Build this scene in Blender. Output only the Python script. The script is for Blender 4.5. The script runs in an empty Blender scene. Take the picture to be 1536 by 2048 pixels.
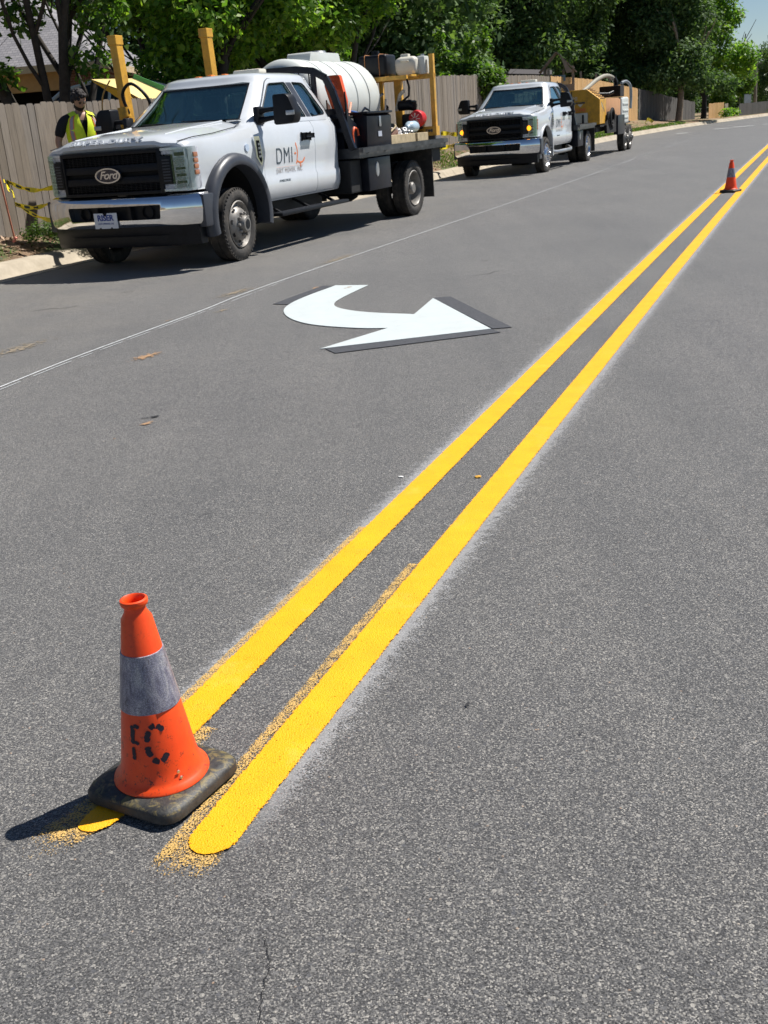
import bpy, bmesh, math, random
import numpy as np
from mathutils import Vector, Matrix
R = math.radians
random.seed(7)
SC = bpy.context.scene

# ------------------------------------------------------------------ camera
F_PX, PITCH, ROLL, CAM_H = 2132.0, 0.34885, -0.07674, 1.37087
cam = bpy.data.cameras.new('camera')
camo = bpy.data.objects.new('camera', cam)
SC.collection.objects.link(camo)
cam.sensor_fit = 'VERTICAL'; cam.sensor_height = 36.0; cam.sensor_width = 27.0
cam.lens = F_PX / 2048 * 36
cam.clip_start = 0.05; cam.clip_end = 2000
_r0 = Vector((1, 0, 0)); _up = Vector((0, math.sin(PITCH), math.cos(PITCH))); _f = Vector((0, math.cos(PITCH), -math.sin(PITCH)))
_eu = _r0 * math.cos(ROLL) + _up * math.sin(ROLL) * 1.0
_eu = math.cos(ROLL) * _r0 - math.sin(ROLL) * (-_up)
_ev = math.sin(ROLL) * _r0 + math.cos(ROLL) * (-_up)
camo.matrix_world = Matrix(((_eu.x, -_ev.x, -_f.x, 0), (_eu.y, -_ev.y, -_f.y, 0), (_eu.z, -_ev.z, -_f.z, CAM_H), (0, 0, 0, 1)))
cam.dof.use_dof = True; cam.dof.focus_distance = 2.9; cam.dof.aperture_fstop = 22.0
SC.camera = camo

# ------------------------------------------------------------------ sky, sun, exposure
SUN_EL = R(55.5)
SUN_DIR = Vector((0.913 * math.cos(SUN_EL), 0.407 * math.cos(SUN_EL), math.sin(SUN_EL)))   # towards the sun
w = bpy.data.worlds.new('World'); SC.world = w; w.use_nodes = True
nt = w.node_tree; nt.nodes.clear()
sky = nt.nodes.new('ShaderNodeTexSky'); sky.sky_type = 'NISHITA'; sky.sun_disc = False
sky.altitude = 1500; sky.sun_elevation = SUN_EL; sky.sun_rotation = math.atan2(SUN_DIR.x, SUN_DIR.y)
sky.air_density = 1.0; sky.dust_density = 0.05; sky.ozone_density = 3.0
bg = nt.nodes.new('ShaderNodeBackground'); bg.inputs[1].default_value = 0.052
wo = nt.nodes.new('ShaderNodeOutputWorld')
nt.links.new(sky.outputs[0], bg.inputs[0]); nt.links.new(bg.outputs[0], wo.inputs[0])
sl = bpy.data.lights.new('sun', 'SUN'); sl.energy = 5.0; sl.angle = R(0.5); sl.color = (1.0, 0.955, 0.89)
so = bpy.data.objects.new('sun', sl); SC.collection.objects.link(so)
so.rotation_euler = SUN_DIR.to_track_quat('Z', 'Y').to_euler(); so.location = (10, 5, 30)
SC.view_settings.view_transform = 'Standard'; SC.view_settings.look = 'None'
SC.view_settings.exposure = 0.52; SC.view_settings.gamma = 1.0

# ------------------------------------------------------------------ helpers
def lin(c):
    return tuple(((x / 255) / 12.92 if x / 255 <= 0.04045 else ((x / 255 + 0.055) / 1.055) ** 2.4) for x in c)

class NT:
    def __init__(s, name):
        s.m = bpy.data.materials.new(name); s.m.use_nodes = True
        s.t = s.m.node_tree; s.b = s.t.nodes['Principled BSDF']; s.out = s.t.nodes['Material Output']
    def n(s, typ, **k):
        nd = s.t.nodes.new(typ)
        for a, v in k.items():
            if a.startswith('i_'):
                nd.inputs[a[2:].replace('_', ' ')].default_value = v
            else: setattr(nd, a, v)
        return nd
    def l(s, a, b): s.t.links.new(a, b)
    def obj(s): return s.n('ShaderNodeTexCoord').outputs['Object']
    def noise(s, scale, detail=3, rough=0.55, vec=None, dist=0):
        nd = s.n('ShaderNodeTexNoise'); nd.inputs['Scale'].default_value = scale
        nd.inputs['Detail'].default_value = detail; nd.inputs['Roughness'].default_value = rough
        nd.inputs['Distortion'].default_value = dist
        s.l(vec if vec is not None else s.obj(), nd.inputs['Vector']); return nd.outputs['Fac']
    def vor(s, scale, vec=None, out='Color', feature='F1'):
        nd = s.n('ShaderNodeTexVoronoi', feature=feature); nd.inputs['Scale'].default_value = scale
        s.l(vec if vec is not None else s.obj(), nd.inputs['Vector']); return nd.outputs[out]
    def ramp(s, fac, stops, interp='LINEAR'):
        nd = s.n('ShaderNodeValToRGB'); e = nd.color_ramp.elements; nd.color_ramp.interpolation = interp
        while len(e) < len(stops): e.new(0.5)
        for el, (p, c) in zip(e, stops):
            el.position = p; el.color = (*c, 1) if len(c) == 3 else c
        s.l(fac, nd.inputs[0]); return nd.outputs[0]
    def mix(s, fac, a, b, blend='MIX'):
        nd = s.n('ShaderNodeMix', data_type='RGBA', blend_type=blend)
        for v, i in ((fac, 0), (a, 6), (b, 7)):
            if isinstance(v, (int, float)): nd.inputs[i].default_value = v
            elif isinstance(v, tuple): nd.inputs[i].default_value = (*v[:3], 1)
            else: s.l(v, nd.inputs[i])
        return nd.outputs[2]
    def math(s, op, a, b=0.0, c=None):
        nd = s.n('ShaderNodeMath', operation=op)
        for i, v in enumerate((a, b) if c is None else (a, b, c)):
            if isinstance(v, (int, float)): nd.inputs[i].default_value = v
            else: s.l(v, nd.inputs[i])
        return nd.outputs[0]
    def bump(s, h, strength=0.3, dist=0.01):
        nd = s.n('ShaderNodeBump'); nd.inputs['Strength'].default_value = strength
        nd.inputs['Distance'].default_value = dist; s.l(h, nd.inputs['Height']); s.l(nd.outputs[0], s.b.inputs['Normal'])
    def alpha(s, fac):
        s.l(fac, s.b.inputs['Alpha'])
    def col(s, c):
        if isinstance(c, tuple): s.b.inputs['Base Color'].default_value = (*c[:3], 1)
        else: s.l(c, s.b.inputs['Base Color'])
    def set(s, **k):
        for a, v in k.items(): s.b.inputs[a.replace('_', ' ')].default_value = v
        return s

def simple(name, c, rough=0.5, metal=0.0, var=0.12, scale=6.0, coat=0.0, bump=0.0, bscale=60, dirt=None, spec=0.5):
    """flat colour broken up by noise; optional dirt colour in blotches"""
    t = NT(name); f = t.noise(scale, 5)
    lo = tuple(x * (1 - var) for x in c); hi = tuple(min(1, x * (1 + var)) for x in c)
    cc = t.ramp(f, [(0.3, lo), (0.7, hi)])
    if dirt:
        g = t.ramp(t.noise(scale * 0.6, 8, 0.7), [(0.48, (0, 0, 0)), (0.68, (dirt[3],) * 3)])
        cc = t.mix(g, cc, dirt[:3])
    t.col(cc); t.set(Roughness=rough, Metallic=metal); t.b.inputs['Coat Weight'].default_value = coat
    t.b.inputs['Specular IOR Level'].default_value = spec
    if bump: t.bump(t.noise(bscale, 4), bump, 0.01)
    return t.m

class MB:
    def __init__(s): s.v = []; s.f = []; s.mi = []
    def add(s, vs, fs, mi=0):
        o = len(s.v); s.v += [tuple(v) for v in vs]; s.f += [tuple(i + o for i in f) for f in fs]; s.mi += [mi] * len(fs); return s
    def box(s, x0, x1, y0, y1, z0, z1, mi=0, M=None):
        vs = [Vector((x, y, z)) for x in (x0, x1) for y in (y0, y1) for z in (z0, z1)]
        if M is not None: vs = [M @ v for v in vs]
        return s.add(vs, [(0, 1, 3, 2), (4, 6, 7, 5), (0, 4, 5, 1), (2, 3, 7, 6), (0, 2, 6, 4), (1, 5, 7, 3)], mi)
    def rbox(s, x0, x1, y0, y1, z0, z1, r=0.02, mi=0, M=None, seg=2):
        bm = bmesh.new(); bmesh.ops.create_cube(bm, size=1.0)
        for v in bm.verts:
            v.co = Vector(((x0 + x1) / 2 + v.co.x * (x1 - x0), (y0 + y1) / 2 + v.co.y * (y1 - y0), (z0 + z1) / 2 + v.co.z * (z1 - z0)))
        bmesh.ops.bevel(bm, geom=bm.edges[:], offset=r, segments=seg, profile=0.6, affect='EDGES')
        s.bm(bm, mi, M); return s
    def bm(s, bm, mi=0, M=None):
        bm.verts.index_update()
        s.add([(M @ v.co if M is not None else v.co) for v in bm.verts], [[v.index for v in f.verts] for f in bm.faces], mi); bm.free(); return s
    def prism(s, pts, ax, a, b, mi=0):
        """pts 2D; ax 'y': (x,z) extruded along y; 'x': (y,z) along x; 'z': (x,y) along z"""
        n = len(pts)
        def P(p, d):
            return {'y': (p[0], d, p[1]), 'x': (d, p[0], p[1]), 'z': (p[0], p[1], d)}[ax]
        vs = [P(p, a) for p in pts] + [P(p, b) for p in pts]
        area = sum(pts[i][0] * pts[(i + 1) % n][1] - pts[(i + 1) % n][0] * pts[i][1] for i in range(n))
        flip = (area > 0) ^ (b > a) ^ (ax == 'y')
        fs = [tuple(range(n)), tuple(range(2 * n - 1, n - 1, -1))] + [(i, i + n, (i + 1) % n + n, (i + 1) % n) for i in range(n)]
        if not flip: fs = [tuple(reversed(f)) for f in fs]
        fs = [tuple(reversed(f)) for f in fs]
        return s.add(vs, fs, mi)
    def lathe(s, prof, axis='z', c=(0, 0, 0), n=24, mi=0, M=None, a0=0, a1=2 * math.pi):
        """prof: (r, h)"""
        full = abs(a1 - a0 - 2 * math.pi) < 1e-6; m = n if full else n + 1
        vs = []
        for i in range(m):
            a = a0 + (a1 - a0) * i / n
            for r, h in prof:
                x, y = r * math.cos(a), r * math.sin(a)
                p = {'z': (x, y, h), 'y': (x, h, y), 'x': (h, x, y)}[axis]
                p = Vector(p) + Vector(c); vs.append(M @ p if M is not None else p)
        k = len(prof); fs = []
        for i in range(n):
            j = (i + 1) % m
            for t in range(k - 1):
                q = (i * k + t, j * k + t, j * k + t + 1, i * k + t + 1)
                fs.append(q if axis != 'y' else tuple(reversed(q)))
        return s.add(vs, fs, mi)
    def cyl(s, p0, p1, r, n=16, mi=0, r2=None, cap=True):
        return s.tube([p0, p1], [r, r if r2 is None else r2], n, mi, cap)
    def tube(s, path, r, n=10, mi=0, cap=True):
        path = [Vector(p) for p in path]; k = len(path)
        if isinstance(r, (int, float)): r = [r] * k
        vs = []; prev = None
        for i, p in enumerate(path):
            d = (path[min(i + 1, k - 1)] - path[max(i - 1, 0)]).normalized()
            if prev is None:
                u = d.orthogonal().normalized()
            else:
                u = (prev - d * prev.dot(d)).normalized()
            prev = u; v = d.cross(u)
            for j in range(n):
                a = 2 * math.pi * j / n; vs.append(p + (u * math.cos(a) + v * math.sin(a)) * r[i])
        fs = []
        for i in range(k - 1):
            for j in range(n):
                fs.append((i * n + j, i * n + (j + 1) % n, (i + 1) * n + (j + 1) % n, (i + 1) * n + j))
        if cap: fs += [tuple(reversed(range(n))), tuple((k - 1) * n + j for j in range(n))]
        return s.add(vs, fs, mi)
    def bar(s, p0, p1, a, b, mi=0, up=(0, 0, 1)):
        """square bar from p0 to p1, widths a (sideways) and b (along up)"""
        p0 = Vector(p0); p1 = Vector(p1); d = (p1 - p0).normalized(); u = Vector(up)
        if abs(d.dot(u)) > 0.95: u = Vector((1, 0, 0))
        sd = d.cross(u).normalized(); u = sd.cross(d).normalized()
        vs = [p + sd * x * a / 2 + u * z * b / 2 for p in (p0, p1) for x in (-1, 1) for z in (-1, 1)]
        return s.add(vs, [(0, 2, 3, 1), (4, 5, 7, 6), (0, 1, 5, 4), (2, 6, 7, 3), (0, 4, 6, 2), (1, 3, 7, 5)], mi)
    def loft(s, rings, closed=True, caps=True, mi=0):
        n = len(rings[0]); vs = [p for r in rings for p in r]; fs = []
        for i in range(len(rings) - 1):
            for j in range(n if closed else n - 1):
                fs.append((i * n + j, i * n + (j + 1) % n, (i + 1) * n + (j + 1) % n, (i + 1) * n + j))
        if caps: fs += [tuple(reversed(range(n))), tuple((len(rings) - 1) * n + j for j in range(n))]
        return s.add(vs, fs, mi)
    def merge(s, o, M=None, mi=None):
        vs = [(M @ Vector(v)) if M is not None else v for v in o.v]
        k = len(s.v); s.v += [tuple(v) for v in vs]; s.f += [tuple(i + k for i in f) for f in o.f]
        s.mi += o.mi if mi is None else [mi] * len(o.mi); return s
    def mesh(s, name):
        me = bpy.data.meshes.new(name); me.from_pydata(s.v, [], s.f)
        me.polygons.foreach_set('material_index', s.mi); me.update(); return me
    def build(s, name, mats, parent=None, smooth=35, fix=True, bevel=0, loc=None):
        me = s.mesh(name)
        if fix or bevel:
            bm = bmesh.new(); bm.from_mesh(me); bmesh.ops.recalc_face_normals(bm, faces=bm.faces)
            if bevel:
                es = [e for e in bm.edges if len(e.link_faces) == 2 and e.calc_face_angle(0) > R(40)]
                bmesh.ops.bevel(bm, geom=es, offset=bevel, segments=2, profile=0.6, affect='EDGES', clamp_overlap=True)
            bm.to_mesh(me); bm.free()
        return link(name, me, mats, parent, smooth, loc)

def shade(me, smooth):
    if smooth:
        me.polygons.foreach_set('use_smooth', [True] * len(me.polygons))
        if smooth < 180: me.set_sharp_from_angle(angle=R(smooth))

def link(name, me, mats, parent=None, smooth=35, loc=None):
    if not isinstance(mats, (list, tuple)): mats = [mats]
    me.materials.clear()
    for m in mats: me.materials.append(m)
    shade(me, smooth)
    o = bpy.data.objects.new(name, me); SC.collection.objects.link(o)
    if parent is not None: o.parent = parent
    if loc is not None: o.location = loc
    return o

def tag(o, label=None, cat=None, group=None, kind=None):
    if label: o['label'] = label
    if cat: o['category'] = cat
    if group: o['group'] = group
    if kind: o['kind'] = kind
    return o

def thing(name, label, cat, loc=(0, 0, 0), rotz=0, group=None):
    o = bpy.data.objects.new(name, None); SC.collection.objects.link(o)
    o.location = loc; o.rotation_euler = (0, 0, rotz); o.empty_display_size = 0.2
    return tag(o, label, cat, group)

def bool_mesh(base, ops):
    """base: MB; ops: list of (operation, MB). Returns a mesh with the operations applied."""
    bo = bpy.data.objects.new('tmp', base.mesh('tmp')); SC.collection.objects.link(bo); tmp = [bo]
    def fixn(me):
        bm = bmesh.new(); bm.from_mesh(me); bmesh.ops.remove_doubles(bm, verts=bm.verts, dist=1e-5)
        bmesh.ops.recalc_face_normals(bm, faces=bm.faces); bm.to_mesh(me); bm.free()
    fixn(bo.data)
    for op, mb in ops:
        co = bpy.data.objects.new('tmpc', mb.mesh('tmpc')); SC.collection.objects.link(co); fixn(co.data); tmp.append(co)
        md = bo.modifiers.new('b', 'BOOLEAN'); md.operation = op; md.object = co; md.solver = 'EXACT'
    dg = bpy.context.evaluated_depsgraph_get(); dg.update()
    me = bpy.data.meshes.new_from_object(bo.evaluated_get(dg))
    for o in tmp:
        d = o.data; bpy.data.objects.remove(o); bpy.data.meshes.remove(d)
    return me

def mod_mesh(o, keep=False):
    dg = bpy.context.evaluated_depsgraph_get(); dg.update()
    me = bpy.data.meshes.new_from_object(o.evaluated_get(dg)); d = o.data; bpy.data.objects.remove(o); bpy.data.meshes.remove(d)
    return me

def text_mb(txt, size, M, ext=0.002, sx=1.0, shear=0.0, bold=0.0, spacing=1.0, align='CENTER'):
    cu = bpy.data.curves.new('t', 'FONT'); cu.body = txt; cu.size = size; cu.extrude = ext; cu.shear = shear; cu.offset = bold
    cu.space_character = spacing; cu.align_x = align; cu.align_y = 'CENTER'
    o = bpy.data.objects.new('t', cu); SC.collection.objects.link(o)
    dg = bpy.context.evaluated_depsgraph_get(); dg.update()
    me = bpy.data.meshes.new_from_object(o.evaluated_get(dg)); bpy.data.objects.remove(o); bpy.data.curves.remove(cu)
    mb = MB(); S = Matrix.Diagonal((sx, 1, 1, 1))
    mb.add([M @ (S @ v.co) for v in me.vertices], [tuple(p.vertices) for p in me.polygons]); bpy.data.meshes.remove(me)
    return mb

def frame(o, xa, ya):
    xa = Vector(xa).normalized(); ya = Vector(ya).normalized(); za = xa.cross(ya).normalized(); ya = za.cross(xa)
    return Matrix(((xa.x, ya.x, za.x, o[0]), (xa.y, ya.y, za.y, o[1]), (xa.z, ya.z, za.z, o[2]), (0, 0, 0, 1)))

def roundpoly(pts, r, seg=4):
    out = []; n = len(pts)
    for i in range(n):
        p = Vector(pts[i]); a = Vector(pts[i - 1]); b = Vector(pts[(i + 1) % n])
        rr = r[i] if isinstance(r, (list, tuple)) else r
        da = (a - p); db = (b - p); ra = min(rr, da.length * 0.45); rb = min(rr, db.length * 0.45)
        pa = p + da.normalized() * ra; pb = p + db.normalized() * rb
        for k in range(seg + 1):
            t = k / seg; out.append(tuple(pa * (1 - t) ** 2 + p * 2 * t * (1 - t) + pb * t * t))
    return out

def catmull(pts, n=8):
    P = [np.array(p, float) for p in pts]; P = [2 * P[0] - P[1]] + P + [2 * P[-1] - P[-2]]; out = []
    for i in range(1, len(P) - 2):
        a, b, c, d = P[i - 1:i + 3]
        for k in range(n):
            t = k / n; out.append(0.5 * ((2 * b) + (c - a) * t + (2 * a - 5 * b + 4 * c - d) * t * t + (3 * b - a - 3 * c + d) * t ** 3))
    out.append(P[-2]); return out

# ------------------------------------------------------------------ materials
def mat_asphalt():
    t = NT('asphalt'); v = t.obj()
    c1 = t.vor(345, v); c2 = t.vor(160, v); d2 = t.vor(160, v, 'Distance')
    s1 = t.n('ShaderNodeSeparateColor'); t.l(c1, s1.inputs[0])
    s2 = t.n('ShaderNodeSeparateColor'); t.l(c2, s2.inputs[0])
    base = t.ramp(s1.outputs[0], [(0.0, (0.014, 0.0145, 0.017)), (0.45, (0.058, 0.059, 0.063)), (0.8, (0.145, 0.145, 0.146)), (0.97, (0.31, 0.303, 0.29))])
    stone = t.ramp(s2.outputs[0], [(0.0, (0.036, 0.038, 0.045)), (0.5, (0.105, 0.107, 0.113)), (0.8, (0.19, 0.188, 0.182)), (0.985, (0.31, 0.30, 0.28)), (1.0, (0.30, 0.21, 0.15))])
    isst = t.math('GREATER_THAN', s2.outputs[1], 0.76)
    inst = t.math('LESS_THAN', d2, 0.46)
    cc = t.mix(t.math('MULTIPLY', isst, inst), base, stone)
    pits = t.ramp(t.noise(230, 2, 0.5, v), [(0.34, (0.15,) * 3), (0.46, (1,) * 3)])
    cc = t.mix(1.0, cc, pits, 'MULTIPLY')
    big = t.ramp(t.noise(0.55, 6, 0.6, v), [(0.3, (0.84,) * 3), (0.7, (1.14, 1.13, 1.11))])
    cc = t.mix(1.0, cc, big, 'MULTIPLY')
    # the traffic-polished older mat on the kerb side is paler and smoother; tracks run along the road
    mp = t.n('ShaderNodeMapping'); mp.inputs['Rotation'].default_value = (0, 0, R(22.5)); mp.inputs['Scale'].default_value = (2.2, 0.10, 1)
    t.l(v, mp.inputs[0])
    trk = t.ramp(t.noise(1.0, 4, 0.6, mp.outputs[0]), [(0.35, (0.92,) * 3), (0.65, (1.10, 1.09, 1.07))])
    cc = t.mix(1.0, cc, trk, 'MULTIPLY')
    sx = t.n('ShaderNodeSeparateXYZ'); t.l(v, sx.inputs[0])
    lat = t.math('MULTIPLY_ADD', sx.outputs[1], -0.405, sx.outputs[0])   # distance across the road
    dust = t.math('MULTIPLY', t.ramp(t.math('MULTIPLY_ADD', lat, 0.12, 1.0), [(0.2, (1,) * 3), (0.42, (0,) * 3)]),
                  t.ramp(t.noise(1.3, 6, 0.65, v), [(0.35, (0,) * 3), (0.75, (0.5,) * 3)]))
    cc = t.mix(dust, cc, (0.17, 0.155, 0.132))
    c3 = t.vor(78, v); d3 = t.vor(78, v, 'Distance'); s3 = t.n('ShaderNodeSeparateColor'); t.l(c3, s3.inputs[0])
    bigst = t.math('MULTIPLY', t.math('GREATER_THAN', s3.outputs[1], 0.88), t.math('LESS_THAN', d3, 0.36))
    cc = t.mix(bigst, cc, t.ramp(s3.outputs[0], [(0.0, (0.045, 0.048, 0.058)), (0.5, (0.12, 0.12, 0.122)), (1.0, (0.27, 0.262, 0.245))]))
    hol = t.ramp(t.noise(48, 5, 0.75, v), [(0.30, (0.12,) * 3), (0.345, (1,) * 3)]); cc = t.mix(1.0, cc, hol, 'MULTIPLY')
    med = t.ramp(t.noise(7, 6, 0.7, v), [(0.3, (0.90,) * 3), (0.7, (1.09,) * 3)]); cc = t.mix(1.0, cc, med, 'MULTIPLY')
    wv = t.n('ShaderNodeVectorMath', operation='ADD'); nz = t.n('ShaderNodeTexNoise'); nz.inputs['Scale'].default_value = 6; nz.inputs['Detail'].default_value = 5; t.l(v, nz.inputs['Vector'])
    sc_ = t.n('ShaderNodeVectorMath', operation='SCALE'); sc_.inputs['Scale'].default_value = 0.25; t.l(nz.outputs['Color'], sc_.inputs[0]); t.l(v, wv.inputs[0]); t.l(sc_.outputs[0], wv.inputs[1])
    ce = t.vor(1.6, wv.outputs[0], 'Distance', 'DISTANCE_TO_EDGE')
    crk = t.math('MULTIPLY', t.math('LESS_THAN', ce, 0.0045), t.math('GREATER_THAN', t.noise(2.1, 3, 0.5, v), 0.66)); cc = t.mix(t.math('MULTIPLY', crk, .8), cc, (0.02, 0.02, 0.021))
    cc = t.mix(1.0, cc, (1.22, 1.195, 1.155), 'MULTIPLY')
    st1 = t.ramp(t.noise(1.9, 4, 0.55, v), [(0.66, (1,) * 3), (0.76, (0.72, 0.68, 0.64))]); cc = t.mix(1.0, cc, st1, 'MULTIPLY'); t.b.inputs['Sheen Weight'].default_value = 0.24; t.b.inputs['Sheen Roughness'].default_value = 0.45
    t.col(cc); t.set(Roughness=0.62); t.b.inputs['Specular IOR Level'].default_value = 0.45
    h = t.math('ADD', t.math('MULTIPLY', s1.outputs[0], 0.5), t.math('MULTIPLY', d2, -0.8))
    h2 = t.math('ADD', h, t.noise(300, 3, 0.6, v))
    t.bump(h2, 0.8, 0.005)
    return t.m

def mat_paint(name, c, wear=0.15, thin=False, ghost=False, uvfall=None):
    """road paint over coarse asphalt; alpha = where the paint really covers"""
    t = NT(name); v = t.obj()
    f = t.noise(9, 5, 0.6, v)
    cc = t.ramp(f, [(0.3, tuple(x * 0.90 for x in c)), (0.7, tuple(min(1, x * 1.06) for x in c))])
    fine = t.ramp(t.noise(150, 4, 0.7, v), [(0.32, (0.80, 0.76, 0.70)), (0.44, (1, 1, 1))]); cc = t.mix(1.0, cc, fine, 'MULTIPLY')
    pale = t.ramp(t.noise(3.2, 6, 0.75, v), [(0.55, (0,) * 3), (0.72, (0.35,) * 3)]); cc = t.mix(pale, cc, (0.85, 0.55, 0.12) if not ghost else c)
    t.col(cc); t.set(Roughness=0.55 if not ghost else 0.8)
    t.b.inputs['Specular IOR Level'].default_value = 0.35
    h = t.math('ADD', t.math('MULTIPLY', t.vor(230, v, 'Distance'), -0.9), t.noise(320, 3, 0.6, v)); t.bump(h, 0.5, 0.0035)
    uv = t.n('ShaderNodeUVMap'); su = t.n('ShaderNodeSeparateXYZ'); t.l(uv.outputs[0], su.inputs[0])
    edge = t.math('SUBTRACT', 0.5, t.math('ABSOLUTE', t.math('SUBTRACT', su.outputs[1], 0.5)))     # 0 at edges .. .5 centre
    n1 = t.noise(240, 3, 0.7, v); n2 = t.noise(30, 4, 0.6, v)
    if uvfall is None:
        a = t.math('GREATER_THAN', t.math('ADD', t.math('MULTIPLY', edge, 4.2), t.math('ADD', t.math('MULTIPLY', n1, 0.9), t.math('MULTIPLY', n2, 0.25))), 0.72 + wear * 0.3)
        pit = t.math('GREATER_THAN', t.math('ADD', t.noise(170, 2, 0.6, v), t.math('MULTIPLY', n2, 0.10)), 0.375)
        a = t.math('MULTIPLY', a, pit)
    elif uvfall == 'ghost':
        k = t.math('ADD', t.math('MULTIPLY', n1, 1.0), t.math('MULTIPLY', n2, 0.35))
        k = t.math('ADD', k, t.math('MULTIPLY', t.math('MINIMUM', edge, 0.2), 0.5))
        k = t.math('SUBTRACT', k, t.math('MULTIPLY', t.math('MAXIMUM', t.math('SUBTRACT', 0.10, su.outputs[0]), 0.0), 2.6))
        a = t.math('GREATER_THAN', k, 0.765)
    else:   # bead dust, dense by the line and fading outward (v: 0 outer .. 1 by the line)
        k = t.math('ADD', t.math('MULTIPLY', n1, 1.1), t.math('MULTIPLY', n2, 0.5))
        k = t.math('ADD', k, t.math('MULTIPLY', t.math('POWER', su.outputs[1], 1.7), 0.40))
        a = t.math('MULTIPLY', t.ramp(k, [(0.90, (0,) * 3), (1.26, (1,) * 3)]), 0.34)
        ends = t.math('MINIMUM', t.math('MULTIPLY', su.outputs[0], 3.0), 1.0); a = t.math('MULTIPLY', a, ends)
    t.alpha(a); return t.m

M_ASPH = mat_asphalt()
M_YEL = mat_paint('yellow_paint', (0.95, 0.43, 0.003))
M_YELOLD = mat_paint('thin_yellow_paint', (0.62, 0.40, 0.13), ghost=True, uvfall='ghost')
M_BEAD = mat_paint('bead_dust', (0.66, 0.665, 0.68), ghost=True, uvfall='bead')
M_WHITE_ROAD = simple('white_thermoplastic', (0.56, 0.615, 0.62), 0.5, var=0.04, scale=7, bump=0.5, bscale=200, dirt=(0.42, 0.42, 0.40, 0.2))
M_BLACK_ROAD = simple('black_contrast_film', (0.050, 0.053, 0.062), 0.7, var=0.25, scale=30, bump=0.5, bscale=260)
M_CONC = simple('kerb_concrete', (0.47, 0.41, 0.32), 0.9, var=0.2, scale=3.5, bump=0.4, bscale=90, dirt=(0.25, 0.19, 0.13, 0.7))
def mat_carwhite():
    t = NT('white_car_paint'); v = t.obj()
    g = t.ramp(t.noise(2.2, 7, 0.7), [(0.45, (0.60, 0.635, 0.675)), (0.8, (0.55, 0.57, 0.585))])
    sx = t.n('ShaderNodeSeparateXYZ'); t.l(v, sx.inputs[0])
    low = t.ramp(sx.outputs[2], [(0.52, (0.5,) * 3), (0.98, (0,) * 3)])
    g = t.mix(t.math('MULTIPLY', low, t.noise(9, 6, 0.7)), g, (0.42, 0.36, 0.28))
    t.col(g); t.set(Roughness=0.32); t.b.inputs['Coat Weight'].default_value = 1.0; t.b.inputs['Coat Roughness'].default_value = 0.04
    return t.m
M_CAR = mat_carwhite()
M_CHROME = simple('chrome', (0.83, 0.84, 0.86), 0.07, 1.0, var=0.04, scale=9, bump=0.02, bscale=5)
M_BLKPL = simple('black_plastic', (0.010, 0.011, 0.014), 0.42, var=0.25, scale=12, spec=0.22)
M_GREYPL = simple('grey_flare_plastic', (0.048, 0.053, 0.066), 0.38, var=0.15, scale=8, spec=0.4)
M_BLKMET = simple('black_powder_coat', (0.008, 0.010, 0.017), 0.32, 0.0, var=0.3, scale=7, dirt=(0.04, 0.036, 0.032, 0.3), spec=0.2)
M_DARK = simple('dark_void', (0.006, 0.006, 0.007), 0.9, var=0.2)
M_TYRE = simple('tyre_rubber', (0.034, 0.032, 0.030), 0.82, var=0.3, scale=10, bump=0.2, bscale=60, dirt=(0.13, 0.11, 0.09, 0.6))
M_RIM = simple('steel_rim', (0.25, 0.24, 0.225), 0.5, 0.35, var=0.3, scale=9, dirt=(0.12, 0.09, 0.065, 0.75))
M_RIMSH = simple('polished_rim', (0.72, 0.72, 0.73), 0.2, 1.0, var=0.1, scale=9)
M_FRAME = simple('chassis_black', (0.012, 0.012, 0.012), 0.7, var=0.3)
M_AMBER = simple('amber_lens', (0.85, 0.22, 0.02), 0.15, var=0.1, coat=1.0)
M_INT = simple('dark_interior', (0.17, 0.19, 0.22), 0.8, var=0.3, scale=15)
M_SEAT = simple('grey_seat_fabric', (0.10, 0.11, 0.13), 0.9, var=0.2)
def mat_glass(name, tint=(0.50, 0.60, 0.66), refl=1.0):
    t = NT(name); tr = t.n('ShaderNodeBsdfTransparent'); tr.inputs[0].default_value = (*tint, 1)
    gl = t.n('ShaderNodeBsdfGlossy'); gl.inputs['Roughness'].default_value = 0.015; gl.inputs[0].default_value = (0.80, 1.0, 0.94, 1)
    fr = t.n('ShaderNodeFresnel'); fr.inputs[0].default_value = 1.62
    nz = t.n('ShaderNodeBump'); nz.inputs['Strength'].default_value = 0.02; t.l(t.noise(2.0, 2), nz.inputs['Height']); t.l(nz.outputs[0], gl.inputs['Normal'])
    k = t.math('MINIMUM', t.math('ADD', t.math('MULTIPLY', fr.outputs[0], 1.5 * refl), 0.05 * refl), 0.9)
    mx = t.n('ShaderNodeMixShader'); t.l(k, mx.inputs[0]); t.l(tr.outputs[0], mx.inputs[1]); t.l(gl.outputs[0], mx.inputs[2]); t.l(mx.outputs[0], t.out.inputs[0])
    return t.m
M_GLASS = mat_glass('car_glass', (0.86, 0.94, 0.96), 0.62)
M_GLASSD = mat_glass('tinted_car_glass', (0.72, 0.82, 0.90), 1.2)
M_LENS = mat_glass('lamp_lens', (0.98, 0.985, 0.99), 0.45)
M_HLB = simple('headlight_silver', (0.50, 0.51, 0.56), 0.3, 0.1, var=0.35, scale=28)
M_HLF = simple('headlight_frame', (0.62, 0.66, 0.72), 0.22, 0.45, var=0.08)
M_MIRR = simple('mirror_silver', (0.9, 0.9, 0.92), 0.03, 1.0, var=0.02)
M_TANK = simple('translucent_white_poly', (0.60, 0.63, 0.61), 0.38, var=0.05, scale=3, dirt=(0.48, 0.44, 0.34, 0.3))
M_CREAM = simple('cream_poly', (0.66, 0.63, 0.54), 0.45, var=0.08)
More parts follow.
